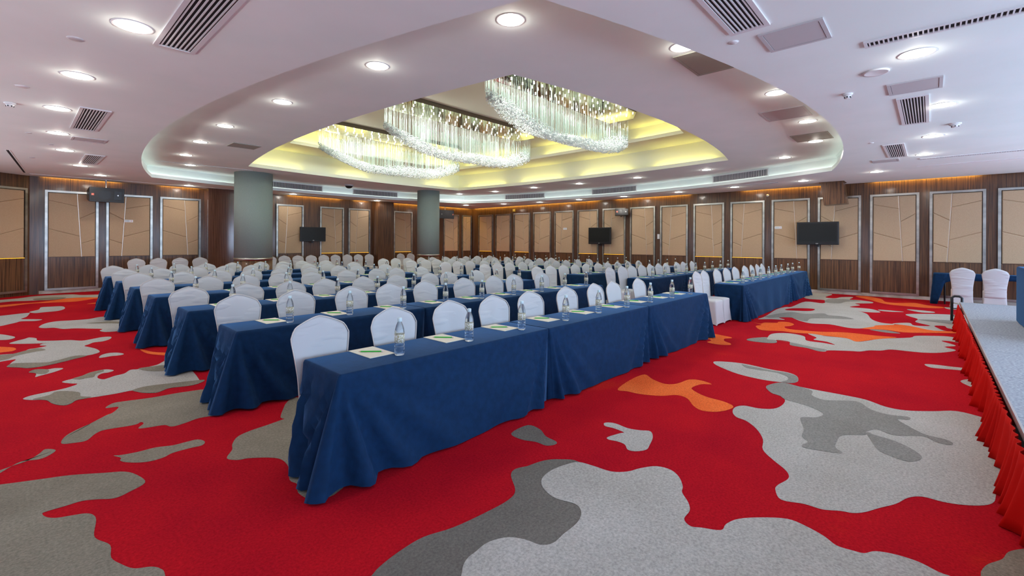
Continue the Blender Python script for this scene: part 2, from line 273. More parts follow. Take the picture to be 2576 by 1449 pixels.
# ---------------------------------------------------------------- floor with its inlaid carpet pattern
floor = MB().box(XB, XR + .3, YF, YL + .3, -.1, 0).build('floor', MT['R']); tag(floor, kind='structure')
CARPET = [["M",1,[[-0.237,4.306],[-0.062,4.184],[0.101,4.098],[0.242,4.024],[0.385,3.911],[0.482,3.831],[0.53,3.708],[0.544,3.571],[0.462,3.507],[0.391,3.482],[0.321,3.54],[0.26,3.58],[0.19,3.581],[0.122,3.584],[0.101,3.572],[0.115,3.513],[0.15,3.464],[0.207,3.434],[0.265,3.401],[0.291,3.345],[0.293,3.272],[0.273,3.136],[0.279,3.067],[0.317,2.962],[0.308,2.842],[0.333,2.752],[0.368,2.673],[0.424,2.629],[0.451,2.58],[0.455,2.512],[0.421,2.26],[-0.157,2.882]]],["M",1,[[0.462,4.175],[0.499,4.149],[0.589,4.124],[0.686,4.12],[0.779,4.072],[0.857,4.068],[0.928,4.056],[0.955,3.979],[0.924,3.918],[0.853,3.927],[0.751,3.927],[0.696,3.892],[0.624,3.887],[0.561,3.924],[0.503,3.995],[0.482,4.053],[0.492,4.096]]],["M",1,[[-0.094,4.423],[-0.01,4.469],[0.059,4.504],[0.112,4.586],[0.146,4.656],[0.195,4.584],[0.162,4.508],[0.109,4.473],[0.029,4.514],[-0.029,4.447],[-0.092,4.354]]],["M",1,[[0.543,5.409],[0.603,5.518],[0.684,5.512],[0.882,5.45],[1.117,5.423],[1.353,5.292],[1.364,4.711],[1.216,4.512],[1.05,4.536],[0.961,4.504],[0.877,4.481],[0.842,4.501],[0.816,4.57],[0.723,4.6],[0.665,4.629],[0.674,4.669],[0.709,4.729],[0.698,4.783],[0.649,4.748],[0.482,4.791],[0.431,4.764],[0.402,4.717],[0.359,4.635],[0.301,4.644],[0.23,4.698],[0.255,4.845],[0.321,4.949],[0.416,5.035],[0.259,4.83],[0.36,4.971],[0.52,5.175],[0.57,5.218],[0.626,5.364]]],["M",1,[[1.16,2.594],[1.154,2.623],[1.139,2.765],[1.175,2.868],[1.164,2.954],[1.225,3.129],[1.232,3.274],[1.181,3.366],[1.086,3.453],[1.028,3.479],[0.985,3.561],[1.052,3.68],[1.08,3.777],[1.149,3.893],[1.255,3.943],[1.39,3.966],[1.518,3.994],[1.532,3.987],[1.543,4.106],[1.817,4.465],[2.015,3.665],[1.439,2.713],[1.175,2.582]]],["L",1,[[0.047,6.279],[0.097,6.354],[0.209,6.385],[0.343,6.425],[0.435,6.521],[0.387,6.6],[0.331,6.716],[0.361,6.773],[0.436,6.815],[0.494,6.848],[0.56,6.972],[0.643,7.02],[0.713,7.016],[0.763,6.907],[0.716,6.841],[0.656,6.838],[0.614,6.752],[0.604,6.638],[0.637,6.541],[0.677,6.56],[0.741,6.618],[0.826,6.659],[0.894,6.791],[0.964,6.766],[1.055,6.799],[1.152,6.846],[1.213,6.936],[1.286,7.019],[1.393,6.827],[1.335,5.774],[1.237,5.617],[1.059,5.668],[0.983,5.616],[0.933,5.593],[0.861,5.659],[0.819,5.739],[0.788,5.848],[0.672,5.843],[0.546,5.855],[0.44,5.872],[0.383,5.863],[0.347,5.788],[0.307,5.757],[0.265,5.811],[0.224,5.92],[0.198,6.059],[0.147,6.136],[0.095,6.182]]],["M",2,[[0.11,6.198],[0.22,6.248],[0.272,6.343],[0.367,6.258],[0.426,6.13],[0.424,5.984],[0.49,5.889],[0.439,5.863],[0.383,5.863],[0.347,5.788],[0.307,5.757],[0.265,5.811],[0.224,5.92],[0.198,6.059],[0.147,6.136]]],["M",2,[[0.788,5.848],[0.861,5.904],[0.936,5.906],[1.093,5.853],[1.369,5.738],[1.245,5.608],[1.059,5.668],[0.983,5.616],[0.933,5.593],[0.861,5.659],[0.819,5.739]]],["M",2,[[0.967,6.784],[1.055,6.799],[1.204,6.754],[1.293,6.622],[1.247,6.384],[1.181,6.44],[1.083,6.501],[1.007,6.623]]],["M",2,[[0.417,6.804],[0.496,6.877],[0.56,6.972],[0.643,7.02],[0.683,7.013],[0.674,6.919],[0.609,6.855],[0.578,6.727],[0.522,6.724],[0.465,6.711]]],["L",1,[[-0.246,10.969],[-0.169,10.823],[-0.093,10.64],[-0.006,10.334],[-0.065,10.154],[-0.159,10.193],[-0.229,10.243]]],["L",1,[[-0.062,9.754],[-0.005,9.918],[0.09,10.052],[0.14,10.145],[0.211,9.986],[0.224,9.736],[0.383,9.57],[0.552,9.452],[0.667,9.274],[0.801,9.335],[0.899,9.392],[0.994,9.33],[0.967,9.137],[0.874,8.999],[0.771,8.994],[0.713,8.89],[0.656,8.79],[0.694,8.647],[0.748,8.439],[0.761,8.185],[0.693,8.072],[0.623,8.038],[0.577,8.017],[0.461,7.886],[0.333,7.784],[0.212,7.722],[0.099,7.734],[0.034,7.838],[-0.068,7.982],[-0.051,8.111],[-0.032,8.245],[0.001,8.41],[-0.072,8.406],[-0.187,8.408],[-0.198,8.873],[-0.035,8.853],[0.048,8.839],[0.115,9.053],[0.181,9.082],[0.297,9.165],[0.231,9.287],[0.27,9.408],[0.352,9.377],[0.189,9.491],[0.052,9.613]]],["M",2,[[-0.197,8.855],[-0.035,8.835],[0.114,9.005],[0.214,9.048],[0.276,8.836],[0.176,8.798],[0.069,8.726],[-0.014,8.637],[-0.073,8.488],[-0.189,8.473]]],["M",2,[[-0.068,7.982],[-0.022,8.157],[0.112,8.054],[0.258,7.94],[0.362,7.99],[0.518,8.122],[0.621,8.014],[0.461,7.886],[0.333,7.784],[0.212,7.722],[0.099,7.734],[0.034,7.838]]],["L",1,[[0.717,7.768],[0.748,7.925],[0.825,8.006],[0.914,7.959],[0.963,7.806],[0.913,7.751],[0.835,7.772],[0.766,7.758]]],["L",1,[[0.1,7.49],[0.152,7.592],[0.244,7.509],[0.311,7.51],[0.376,7.428],[0.303,7.31],[0.236,7.248],[0.181,7.209],[0.145,7.184],[0.156,7.332],[0.14,7.415]]],["M",2,[[0.1,7.49],[0.152,7.592],[0.244,7.509],[0.259,7.39],[0.228,7.27],[0.174,7.313],[0.14,7.402]]],["L",1,[[0.265,11.226],[0.346,11.622],[0.502,11.805],[0.746,11.732],[0.938,11.719],[1.119,11.88],[1.253,11.683],[1.505,10.948],[1.348,9.802],[1.192,9.819],[1.07,9.834],[0.976,9.903],[0.936,10.085],[0.981,10.257],[0.837,10.451],[0.678,10.646],[0.54,10.715],[0.439,10.969],[0.329,11.038]]],["M",2,[[0.853,11.132],[1.049,11.135],[1.19,11.094],[1.39,10.712],[1.367,10.533],[1.16,10.814]]],["L",1,[[-0.297,13.22],[-0.087,13.466],[0.169,13.565],[0.184,13.398],[0.138,12.89],[0.067,12.617],[0.231,12.411],[0.334,12.249],[0.241,12.128],[0.065,12.256],[-0.021,12.087],[-0.266,11.853]]],["L",1,[[0.188,13.723],[0.33,14.043],[0.376,14.493],[0.522,14.475],[0.703,14.369],[0.722,13.887],[0.609,13.52],[0.4,13.461],[0.266,13.422]]],["L",1,[[-0.38,16.856],[0.028,17.064],[0.344,17.452],[0.739,17.43],[1.052,17.31],[1.214,16.952],[1.659,16.621],[1.591,15.939],[0.989,16.264],[0.602,16.15],[0.221,16.215],[-0.069,16.354],[-0.365,16.207]]],["M",2,[[0.309,16.679],[0.581,16.745],[0.873,16.521],[0.768,16.146],[0.518,16.073],[0.321,16.272]]],["O",1,[[-0.349,15.495],[0.026,15.664],[0.408,15.718],[1.034,16.288],[1.571,15.745],[1.337,15.637],[0.991,15.278],[0.593,15.379],[0.211,15.476],[-0.064,15.204],[-0.339,15.072]]],["O",1,[[-0.214,9.597],[-0.082,9.459],[-0.015,9.338],[0.003,9.17],[-0.036,9.067],[-0.099,9.067],[-0.203,9.121]]],["O",1,[[1.154,8.015],[1.241,7.681],[1.369,7.473],[1.44,7.379],[1.338,7.305],[1.18,7.606]]],["D",1,[[0.969,1.785],[1.082,1.839],[1.14,1.864],[1.26,1.886],[1.401,1.888],[1.557,1.837],[1.765,1.808],[1.932,1.8],[2.038,1.837],[2.15,1.976],[2.231,2.012],[2.327,1.973],[2.317,1.979],[2.452,1.947],[2.543,1.876],[2.599,1.761],[2.46,1.559],[2.1,1.33],[1.835,1.326],[1.468,1.302],[1.249,1.417]]],["L",2,[[1.227,1.392],[1.369,1.557],[1.44,1.605],[1.504,1.613],[1.596,1.618],[1.69,1.573],[1.736,1.497],[1.757,1.417],[1.811,1.378],[1.912,1.382],[2.026,1.384],[2.119,1.418],[2.166,1.488],[2.137,1.604],[2.156,1.695],[2.201,1.766],[2.274,1.813],[2.386,1.826],[2.511,1.801],[2.594,1.758],[2.617,1.659],[2.634,1.53],[2.707,1.452],[2.802,1.413],[2.902,1.346],[2.92,1.255],[2.867,1.178],[2.775,1.117],[2.704,1.092],[2.623,1.023],[2.548,0.986],[2.453,0.979],[2.413,0.93],[2.44,0.882],[2.488,0.8],[2.561,0.797],[2.654,0.763],[2.752,0.677],[2.836,0.568],[2.831,0.482],[2.797,0.396],[2.754,0.339],[2.763,0.274],[2.777,0.232],[2.833,0.193],[2.869,0.119],[2.877,0.038],[2.851,-0.032],[2.838,-0.092],[2.69,-0.118],[1.469,1.196]]],["L",1,[[3.29,1.984],[3.329,1.974],[3.357,1.913],[3.34,1.792],[3.371,1.701],[3.408,1.633],[3.314,1.568],[3.163,1.523],[3.086,1.509],[3.012,1.551],[2.995,1.607],[3.055,1.664],[3.065,1.729],[3.048,1.798],[3.083,1.824],[3.207,1.791],[3.246,1.777],[3.261,1.877],[3.251,1.946]]],["D",1,[[2.624,2.411],[2.833,2.421],[2.838,2.297],[2.767,2.178],[2.748,2.066],[2.702,2.04],[2.642,2.079],[2.638,2.173],[2.596,2.28]]],["O",1,[[4.148,2.343],[4.517,2.402],[4.824,2.388],[4.721,2.24],[4.654,2.071],[4.75,1.979],[4.985,1.94],[5.04,1.828],[4.984,1.701],[4.909,1.781],[4.74,1.812],[4.649,1.767],[4.546,1.609],[4.52,1.43],[4.448,1.327],[4.324,1.333],[4.197,1.397],[4.145,1.502],[4.212,1.601],[4.365,1.717],[4.394,1.83],[4.261,1.937],[4.173,2.108],[4.162,2.236]]],["L",1,[[4.3,1.288],[4.439,1.307],[4.537,1.257],[4.553,1.141],[4.631,1.044],[4.771,1.008],[4.949,1.015],[5.056,1.069],[5.103,1.151],[5.234,1.242],[5.358,1.256],[5.559,1.176],[5.535,1.02],[5.527,0.857],[5.531,0.653],[5.514,0.458],[5.402,0.3],[5.411,0.158],[5.549,-0.018],[5.702,-0.179],[5.631,-0.365],[5.504,-0.54],[4.763,-0.506],[4.261,-0.367],[4.005,-0.299],[3.85,-0.276],[3.758,-0.229],[3.683,-0.143],[3.645,-0.057],[3.636,0.031],[3.563,0.093],[3.431,0.143],[3.314,0.209],[3.209,0.264],[3.15,0.314],[3.127,0.367],[3.075,0.445],[3.067,0.532],[3.026,0.637],[3.114,0.687],[3.187,0.694],[3.314,0.664],[3.391,0.674],[3.46,0.718],[3.542,0.797],[3.666,0.891],[3.856,0.937],[4.033,1.025],[4.159,1.136],[4.196,1.227]]],["G",2,[[5.234,1.242],[5.358,1.256],[5.559,1.176],[5.535,1.02],[5.467,0.882],[5.299,0.855],[5.228,0.761],[5.262,0.684],[5.389,0.509],[5.214,0.389],[5.17,0.259],[5.219,0.139],[5.135,0.13],[5.08,0.201],[4.957,0.132],[4.833,0.031],[4.816,-0.085],[4.76,-0.128],[4.7,-0.105],[4.699,-0.038],[4.771,0.043],[4.642,0.208],[4.693,0.311],[4.581,0.373],[4.497,0.373],[4.366,0.501],[4.199,0.519],[4.068,0.509],[3.993,0.458],[3.943,0.548],[3.908,0.68],[3.963,0.696],[4.042,0.677],[4.124,0.731],[4.294,0.748],[4.473,0.801],[4.574,0.812],[4.659,0.721],[4.797,0.69],[4.905,0.791],[4.95,0.895],[4.984,1.019],[5.076,1.091],[5.096,1.158]]],["G",2,[[4.566,0.372],[4.543,0.313],[4.509,0.19],[4.401,0.083],[4.292,0.04],[4.182,0.079],[4.146,0.131],[4.176,0.208],[4.238,0.28],[4.421,0.335]]],["L",1,[[5.888,1.991],[5.998,1.974],[6.108,1.718],[6.048,1.386],[6.047,1.217],[5.952,1.107],[5.742,1.055],[5.61,1.091],[5.575,1.179],[5.535,1.348],[5.582,1.612],[5.749,1.868]]],["G",2,[[6.059,1.715],[6.039,1.629],[6.01,1.378],[6.018,1.211],[5.933,1.104],[5.742,1.055],[5.61,1.091],[5.591,1.183],[5.705,1.148],[5.872,1.192],[5.95,1.343],[5.928,1.488],[5.923,1.62]]],["L",1,[[7.639,0.052],[7.707,-0.06],[7.719,-0.205],[7.795,-0.504],[7.671,-0.496],[7.529,-0.148],[7.49,-0.004]]],["L",1,[[6.97,-0.242],[7.147,-0.321],[7.187,-0.418],[6.825,-0.442],[6.747,-0.378],[6.788,-0.305]]],["M",1,[[2.951,-0.171],[3.004,-0.177],[3.082,-0.202],[3.178,-0.255],[3.272,-0.283],[3.358,-0.342],[3.455,-0.436],[2.924,-0.369],[2.728,-0.158]]],["O",1,[[7.436,2.85],[7.602,2.744],[7.751,2.629],[7.714,2.455],[7.678,2.338],[7.598,2.297],[7.477,2.362],[7.301,2.306],[7.194,2.19],[7.082,2.164],[6.993,2.29],[7.034,2.47],[7.202,2.468],[7.288,2.559],[7.357,2.673]]],["L",1,[[7.98,1.899],[8.386,1.928],[8.616,1.826],[8.675,1.654],[8.557,1.487],[8.227,1.399],[8.207,1.188],[8.165,1.033],[8.34,1.163],[8.381,1.333],[8.588,1.328],[8.87,1.492],[8.992,1.366],[8.833,1.264],[8.862,0.979],[8.662,0.828],[8.903,0.694],[9.192,0.573],[9.63,0.242],[9.877,0.177],[10.089,-0.044],[10.185,-0.209],[10.066,-0.338],[9.68,-0.35],[9.714,-0.212],[9.632,-0.127],[9.346,-0.278],[9.123,-0.151],[8.941,-0.266],[8.606,-0.108],[8.449,0.056],[8.405,0.198],[8.365,0.406],[8.182,0.509],[8.086,0.63],[7.91,0.717],[7.851,0.827],[7.689,1.045],[7.573,1.069],[7.53,1.143],[7.638,1.298],[7.688,1.509],[7.946,1.575],[7.95,1.747],[7.708,1.709],[7.599,1.823],[7.592,2.061],[7.783,2.08],[7.939,2.004]]],["G",2,[[7.592,2.061],[7.783,2.08],[8.058,1.917],[7.897,1.863],[7.909,1.754],[7.714,1.703],[7.599,1.823]]],["G",2,[[7.922,1.741],[7.89,1.519],[7.77,1.264],[7.708,1.075],[7.551,1.093],[7.53,1.143],[7.638,1.298],[7.688,1.509],[7.9,1.566]]],["O",2,[[9.372,2.446],[9.329,2.317],[9.525,2.287],[9.637,2.119],[9.809,2.118],[9.875,1.978],[9.698,1.85],[9.452,1.857],[9.313,1.92],[9.116,1.843],[9.101,1.65],[9.195,1.364],[9.409,1.071],[9.439,0.766],[9.456,0.589],[9.487,0.391],[9.134,0.597],[8.788,0.755],[8.67,0.843],[8.862,0.979],[8.855,1.267],[8.888,1.447],[8.778,1.657],[8.798,1.848],[8.676,2.047],[8.693,2.177],[9.011,2.313],[9.212,2.269]]],["L",1,[[9.862,2.491],[10.317,2.478],[11.615,2.556],[12.188,2.49],[12.33,2.4],[13.679,2.355],[13.595,1.972],[14.39,2.062],[14.479,2.493],[16.042,2.912],[16.35,2.547],[16.187,2.122],[15.182,2.149],[15.046,1.92],[15.507,1.821],[15.74,1.586],[15.026,1.588],[15.027,1.415],[14.839,1.113],[14.467,1.085],[14.121,1.376],[13.807,1.255],[13.256,1.4],[13.227,1.033],[12.923,0.847],[12.651,0.82],[12.535,1.079],[12.658,1.191],[12.218,0.993],[11.445,0.857],[11.069,0.691],[11.015,0.487],[10.635,0.631],[10.443,0.749],[10.086,0.883],[9.981,1.07],[10.165,1.366],[10.038,1.635],[10.208,1.851],[10.439,1.992],[10.552,2.074],[10.355,2.237],[10.154,2.093],[10.038,2.309]]],["R",2,[[11.644,2.401],[12.025,2.341],[12.271,2.089],[12.23,1.926],[11.846,1.951],[11.669,2.205]]],["G",2,[[10.317,2.478],[10.859,2.389],[11.362,2.211],[11.293,1.943],[11.649,1.689],[11.418,1.555],[11.44,1.322],[11.202,1.109],[11.055,1.259],[10.977,1.437],[10.683,1.74],[10.227,1.74],[10.33,1.912],[10.552,2.074],[10.355,2.237],[10.176,2.361]]],["G",2,[[13.849,1.96],[14.716,2.006],[15.004,1.611],[14.792,1.321],[14.369,1.59],[13.832,1.67]]],["O",1,[[16.027,1.562],[16.264,1.323],[15.791,0.988],[15.096,0.852],[15.013,0.621],[15.329,0.3],[14.978,0.061],[14.845,-0.223],[14.54,-0.18],[14.36,0.058],[14.405,0.364],[14.466,0.728],[14.821,0.973],[15.27,1.169]]],["L",1,[[12.641,0.383],[12.868,0.325],[13.221,-0.038],[13.381,-0.379],[13.4,-0.654],[11.099,-0.542],[10.691,-0.191],[10.593,-0.046],[10.899,0.196],[11.027,0.39],[11.063,0.522],[11.269,0.432],[11.408,0.287],[11.115,0.216],[11.277,-0.002],[11.621,0.209],[12.098,0.184],[12.378,0.294]]],["R",2,[[11.33,-0.056],[11.425,-0.188],[11.157,-0.228],[11.031,-0.399],[10.775,-0.206],[11.072,-0.093]]],["G",2,[[12.006,0.182],[12.217,-0.035],[12.323,-0.333],[11.775,-0.334],[11.828,-0.147],[11.901,0.047]]],["L",1,[[13.138,0.872],[13.222,0.786],[13.169,0.428],[12.988,0.614],[12.978,0.791]]],["L",1,[[13.725,0.396],[13.749,0.171],[13.671,-0.039],[13.46,-0.057],[13.325,0.128],[13.474,0.282]]],["O",2,[[10.086,0.883],[10.443,0.749],[10.62,0.728],[10.936,0.484],[11.027,0.39],[10.945,0.228],[10.691,-0.046],[10.929,-0.395],[10.704,-0.387],[10.333,0.04],[10.124,0.328],[10.194,0.573],[10.077,0.786]]],["L",1,[[14.811,-0.242],[14.887,-0.401],[14.757,-0.532],[14.5,-0.448],[14.449,-0.294]]],["G",1,[[10.036,0.783],[10.167,0.572],[9.979,0.367],[9.891,0.541]]],["L",1,[[4.68,8.9],[4.4,9.33],[3.68,9.53],[3.0,9.56],[2.28,9.56],[1.83,9.26],[1.36,8.9],[1.89,8.56],[2.3,8.25],[3.0,8.11],[3.87,8.1],[4.24,8.52]]],["O",1,[[7.23,7.2],[7.56,7.54],[6.87,7.76],[6.0,7.7],[5.24,7.69],[4.72,7.48],[4.36,7.2],[4.48,6.87],[5.4,6.81],[6.0,6.77],[6.89,6.62],[7.27,6.93]]],["L",1,[[7.36,12.0],[7.03,12.59],[5.73,12.63],[5.0,12.74],[3.88,12.97],[3.15,12.53],[2.93,12.0],[3.52,11.57],[4.0,11.13],[5.0,11.0],[5.99,11.14],[6.35,11.61]]],["L",1,[[8.97,6.0],[8.99,6.87],[8.71,7.38],[8.4,7.8],[8.05,7.58],[7.96,6.66],[7.91,6.0],[7.72,4.99],[8.11,4.71],[8.4,4.53],[8.82,4.13],[8.97,5.16]]],["L",1,[[8.87,12.0],[8.76,12.75],[8.61,13.56],[8.3,13.55],[8.04,13.27],[7.75,12.9],[7.49,12.0],[7.63,10.9],[7.92,10.12],[8.3,10.38],[8.64,10.32],[8.81,11.16]]],["L",1,[[12.82,5.5],[12.67,5.87],[11.99,6.17],[11.0,6.32],[10.04,6.15],[9.19,5.91],[9.71,5.5],[9.55,5.17],[9.95,4.79],[11.0,4.78],[12.04,4.8],[12.18,5.24]]],["L",1,[[14.15,9.0],[13.94,9.44],[13.21,9.65],[12.5,9.66],[11.97,9.49],[11.16,9.41],[11.1,9.0],[11.1,8.57],[11.84,8.39],[12.5,8.13],[13.13,8.42],[13.93,8.56]]],["L",1,[[14.38,14.0],[14.07,14.39],[13.82,14.89],[13.0,14.74],[12.23,14.84],[11.78,14.44],[11.83,14.0],[11.68,13.52],[12.43,13.38],[13.0,13.08],[13.59,13.36],[14.03,13.63]]],["L",1,[[6.63,15.8],[7.05,16.33],[5.76,16.39],[5.0,16.75],[4.26,16.38],[3.57,16.17],[2.6,15.8],[3.61,15.44],[3.98,15.0],[5.0,14.96],[5.93,15.08],[6.64,15.37]]],["O",1,[[3.62,14.5],[3.42,14.77],[2.96,14.9],[2.5,15.18],[2.08,14.87],[1.51,14.79],[1.12,14.5],[1.73,14.28],[1.91,13.99],[2.5,13.9],[2.93,14.13],[3.42,14.23]]],["L",1,[[11.77,16.4],[11.43,16.67],[10.89,16.91],[10.0,16.88],[9.0,16.98],[8.27,16.73],[8.15,16.4],[8.78,16.17],[9.14,15.9],[10.0,15.88],[10.74,15.97],[11.83,16.05]]],["L",1,[[9.89,-3.8],[9.77,-3.46],[9.37,-3.1],[8.5,-3.15],[7.78,-3.22],[7.21,-3.45],[7.31,-3.8],[7.26,-4.13],[7.74,-4.42],[8.5,-4.57],[9.06,-4.25],[9.61,-4.1]]],["L",1,[[2.5,-3.5],[2.43,-3.09],[1.83,-2.78],[1.0,-2.88],[0.44,-3.01],[-0.23,-3.15],[-0.34,-3.5],[-0.53,-3.94],[0.16,-4.22],[1.0,-4.3],[1.78,-4.18],[2.43,-3.91]]],["M",1,[[-1.34,-1.0],[-1.28,-0.22],[-1.58,0.35],[-2.0,0.69],[-2.32,0.03],[-2.56,-0.39],[-2.62,-1.0],[-2.56,-1.61],[-2.43,-2.39],[-2.0,-2.15],[-1.61,-2.25],[-1.44,-1.61]]]]
def smooth_loop(P, n=4):
    out = []; k = len(P)
    for i in range(k):
        p0, p1, p2, p3 = P[i - 1], P[i], P[(i + 1) % k], P[(i + 2) % k]
        for j in range(n):
            t = j / n
            out.append(tuple(.5 * (2 * p1[c] + (p2[c] - p0[c]) * t + (2 * p0[c] - 5 * p1[c] + 4 * p2[c] - p3[c]) * t * t + (3 * p1[c] - p0[c] - 3 * p2[c] + p3[c]) * t ** 3) for c in (0, 1)))
    return out
for m_, lay, P in CARPET:
    pts = smooth_loop(P, 4); z = .0016 * lay
    V = [(min(max(x, XB + .02), XR - .02), min(max(y, YF + .02), YL - .02), z) for x, y in pts]
    bm = bmesh.new(); vs = [bm.verts.new(v) for v in V]; f = bm.faces.new(vs); f.normal_update()
    if f.normal.z < 0: f.normal_flip()
    bmesh.ops.triangulate(bm, faces=bm.faces[:], ngon_method='BEAUTY')
    me = bpy.data.meshes.new('carpet_patch'); bm.to_mesh(me); bm.free()
    o = link('carpet_patch', me, MT[m_], floor)
    o['label'] = {'L': 'light grey carpet patch', 'M': 'taupe carpet patch', 'D': 'dark grey carpet patch', 'G': 'mid grey carpet patch', 'O': 'orange carpet patch', 'R': 'red carpet patch'}[m_]
# ---------------------------------------------------------------- ceiling: low rim, raised tray, coves
def loop(C, B, z=0, n=24):
    """four cornered loop; each side bulges outwards by B"""
    out = []; c = Vector((sum(p[0] for p in C) / 4, sum(p[1] for p in C) / 4))
    for i in range(4):
        a, b = Vector(C[i]), Vector(C[(i + 1) % 4]); d = (b - a).normalized(); nn = Vector((d.y, -d.x))
        if nn.dot((a + b) / 2 - c) < 0: nn = -nn
        for j in range(n): t = j / n; out.append(a.lerp(b, t) + nn * (4 * B[i] * t * (1 - t)))
    return out
def off(L, d):
    out = []; k = len(L)
    for i in range(k):
        e1 = (L[i] - L[i - 1]).normalized(); e2 = (L[(i + 1) % k] - L[i]).normalized(); n1 = Vector((e1.y, -e1.x)); n2 = Vector((e2.y, -e2.x))
        out.append(L[i] + (n1 + n2) / (1 + n1.dot(n2)) * d)
    return out
RG = .12
L_room = loop([(XB, YF), (XR - RG, YF), (XR - RG, YL - RG), (XB, YL - RG)], [0, 0, 0, 0])
L_out = loop([(2.45, 2.05), (13.1, 1.74), (13.7, 15.55), (2.5, 15.7)], [.82, 1.6, 1.0, .94])
L_in = loop([(4.13, 3.8), (12.03, 3.73), (12.1, 14.1), (4.35, 13.95)], [.43, .40, .27, .44])
L_up = loop([(4.95, 4.6), (11.15, 4.5), (11.25, 13.15), (5.1, 13.05)], [.35, .22, .15, .35])
def strip(parts, name, m, parent=None, smooth=False):
    """quads between successive (loop, z) rings"""
    V = []; F = []; k = len(parts[0][0])
    for L, z in parts: V += [(p.x, p.y, z) for p in L]
    for j in range(len(parts) - 1):
        for i in range(k): i2 = (i + 1) % k; F.append((j * k + i, j * k + i2, (j + 1) * k + i2, (j + 1) * k + i))
    return link(name, mesh(name, V, F, smooth), m, parent)
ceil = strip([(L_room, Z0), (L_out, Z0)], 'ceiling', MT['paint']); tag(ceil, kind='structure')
o1 = off(L_out, .10); i1 = off(L_in, .22); u1 = off(L_up, .20)
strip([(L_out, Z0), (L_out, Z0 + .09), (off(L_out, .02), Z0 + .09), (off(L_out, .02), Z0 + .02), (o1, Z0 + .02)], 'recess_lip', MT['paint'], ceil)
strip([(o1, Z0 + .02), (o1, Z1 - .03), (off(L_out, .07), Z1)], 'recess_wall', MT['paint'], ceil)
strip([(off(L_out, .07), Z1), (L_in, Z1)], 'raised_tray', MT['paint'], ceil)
strip([(L_in, Z1), (L_in, Z1 + .10), (off(L_in, .02), Z1 + .10), (i1, Z1 + .02)], 'tray_lip', MT['paint_cove'], ceil)
Z2, Z3 = 4.20, 4.62
strip([(i1, Z1 + .02), (i1, Z2)], 'cove_wall', MT['paint_cove'], ceil)
strip([(i1, Z2), (L_up, Z2)], 'cove_soffit', MT['paint_cove'], ceil)
strip([(L_up, Z2), (L_up, Z2 + .09), (off(L_up, .02), Z2 + .09), (u1, Z2 + .02)], 'cove_lip', MT['paint_cove'], ceil)
strip([(u1, Z2 + .02), (u1, Z3)], 'upper_wall', MT['paint_cove'], ceil)
link('ceiling_top', mesh('ceiling_top', [(p.x, p.y, Z3) for p in u1], [tuple(range(len(u1)))]), MT['paint_cove'], ceil)
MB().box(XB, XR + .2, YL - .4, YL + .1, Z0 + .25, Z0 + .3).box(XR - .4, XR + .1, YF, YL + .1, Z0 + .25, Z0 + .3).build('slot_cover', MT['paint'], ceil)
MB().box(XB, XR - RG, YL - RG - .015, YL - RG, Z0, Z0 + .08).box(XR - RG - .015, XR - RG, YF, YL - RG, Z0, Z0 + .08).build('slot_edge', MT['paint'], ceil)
roof = MB().box(XB - .2, XR + .4, YF - .1, YL + .4, 4.9, 5.0).build('ceiling', MT['dark']); tag(roof, kind='structure')
# light strips hidden behind the lips
def seg_strip(L, i0, i1_, z, h, m, parent, name):
    mb = MB()
    for i in range(i0, i1_):
        a, b = L[i % len(L)], L[(i + 1) % len(L)]; mb.cyl((a.x, a.y, z), (b.x, b.y, z), h, 5)
    return mb.build(name, m, parent)
la = off(L_in, .10)
for a, b in ((25, 29), (31, 35), (37, 41), (43, 47), (49, 52), (60, 63), (67, 71), (73, 79), (82, 86)): seg_strip(la, a, b, Z1 + .085, .018, MT['led_y'], ceil, 'cove_light')
lb = off(L_up, .10)
for a, b in ((24, 28), (32, 37), (41, 47), (49, 53), (57, 61), (66, 71), (73, 78)): seg_strip(lb, a, b, Z2 + .075, .018, MT['led_y'], ceil, 'cove_light')
seg_strip(off(L_out, .06), 0, 96, Z0 + .055, .012, MT['led_w'], ceil, 'cove_light')
# ---------------------------------------------------------------- walls
wall_right = MB().box(XR, XR + .15, YF, YL + .15, 0, Z0 + .3).build('wall_right', MT['wood']); tag(wall_right, kind='structure')
wall_left = MB().box(.33, XR + .15, YL, YL + .15, 0, Z0 + .3).build('wall_left', MT['wood']); tag(wall_left, kind='structure')
AX, AY, AR = .30, 17.98, math.radians(35)
wa = MB().box(-5.2, 0, 0, .15, 0, Z0 + .3); wall_ang = wa.build('wall_corner', MT['wood'], loc=(AX - .0, AY - .03, 0), rot=(0, 0, AR)); tag(wall_ang, kind='structure')
MB().box(.24, .42, YL - .10, YL + .1, 0, Z0 + .2).build('corner_post', MT['wood'], wall_left)
bw = MB().box(XB - .15, XB, YF, YL, 0, .45).box(XB - .15, XB, YF, YL, 2.65, 4.9)
ed_ = [YF] + [e for wy in FILL_WINY for e in (wy - 1.3, wy + 1.3)] + [YL]
for i in range(0, len(ed_), 2): bw.box(XB - .15, XB, ed_[i], ed_[i + 1], .45, 2.65)
wall_back = bw.build('wall_back', MT['wood']); tag(wall_back, kind='structure')
fw = MB().box(XB, XR, YF - .15, YF, 0, .45).box(XB, XR, YF - .15, YF, 2.65, 4.9)
edges = [XB] + [e for wx in WINX for e in (wx - 1.3, wx + 1.3)] + [XR]
for i in range(0, len(edges), 2): fw.box(edges[i], edges[i + 1], YF - .15, YF, .45, 2.65)
wall_front = fw.build('wall_front', MT['wood']); tag(wall_front, kind='structure')
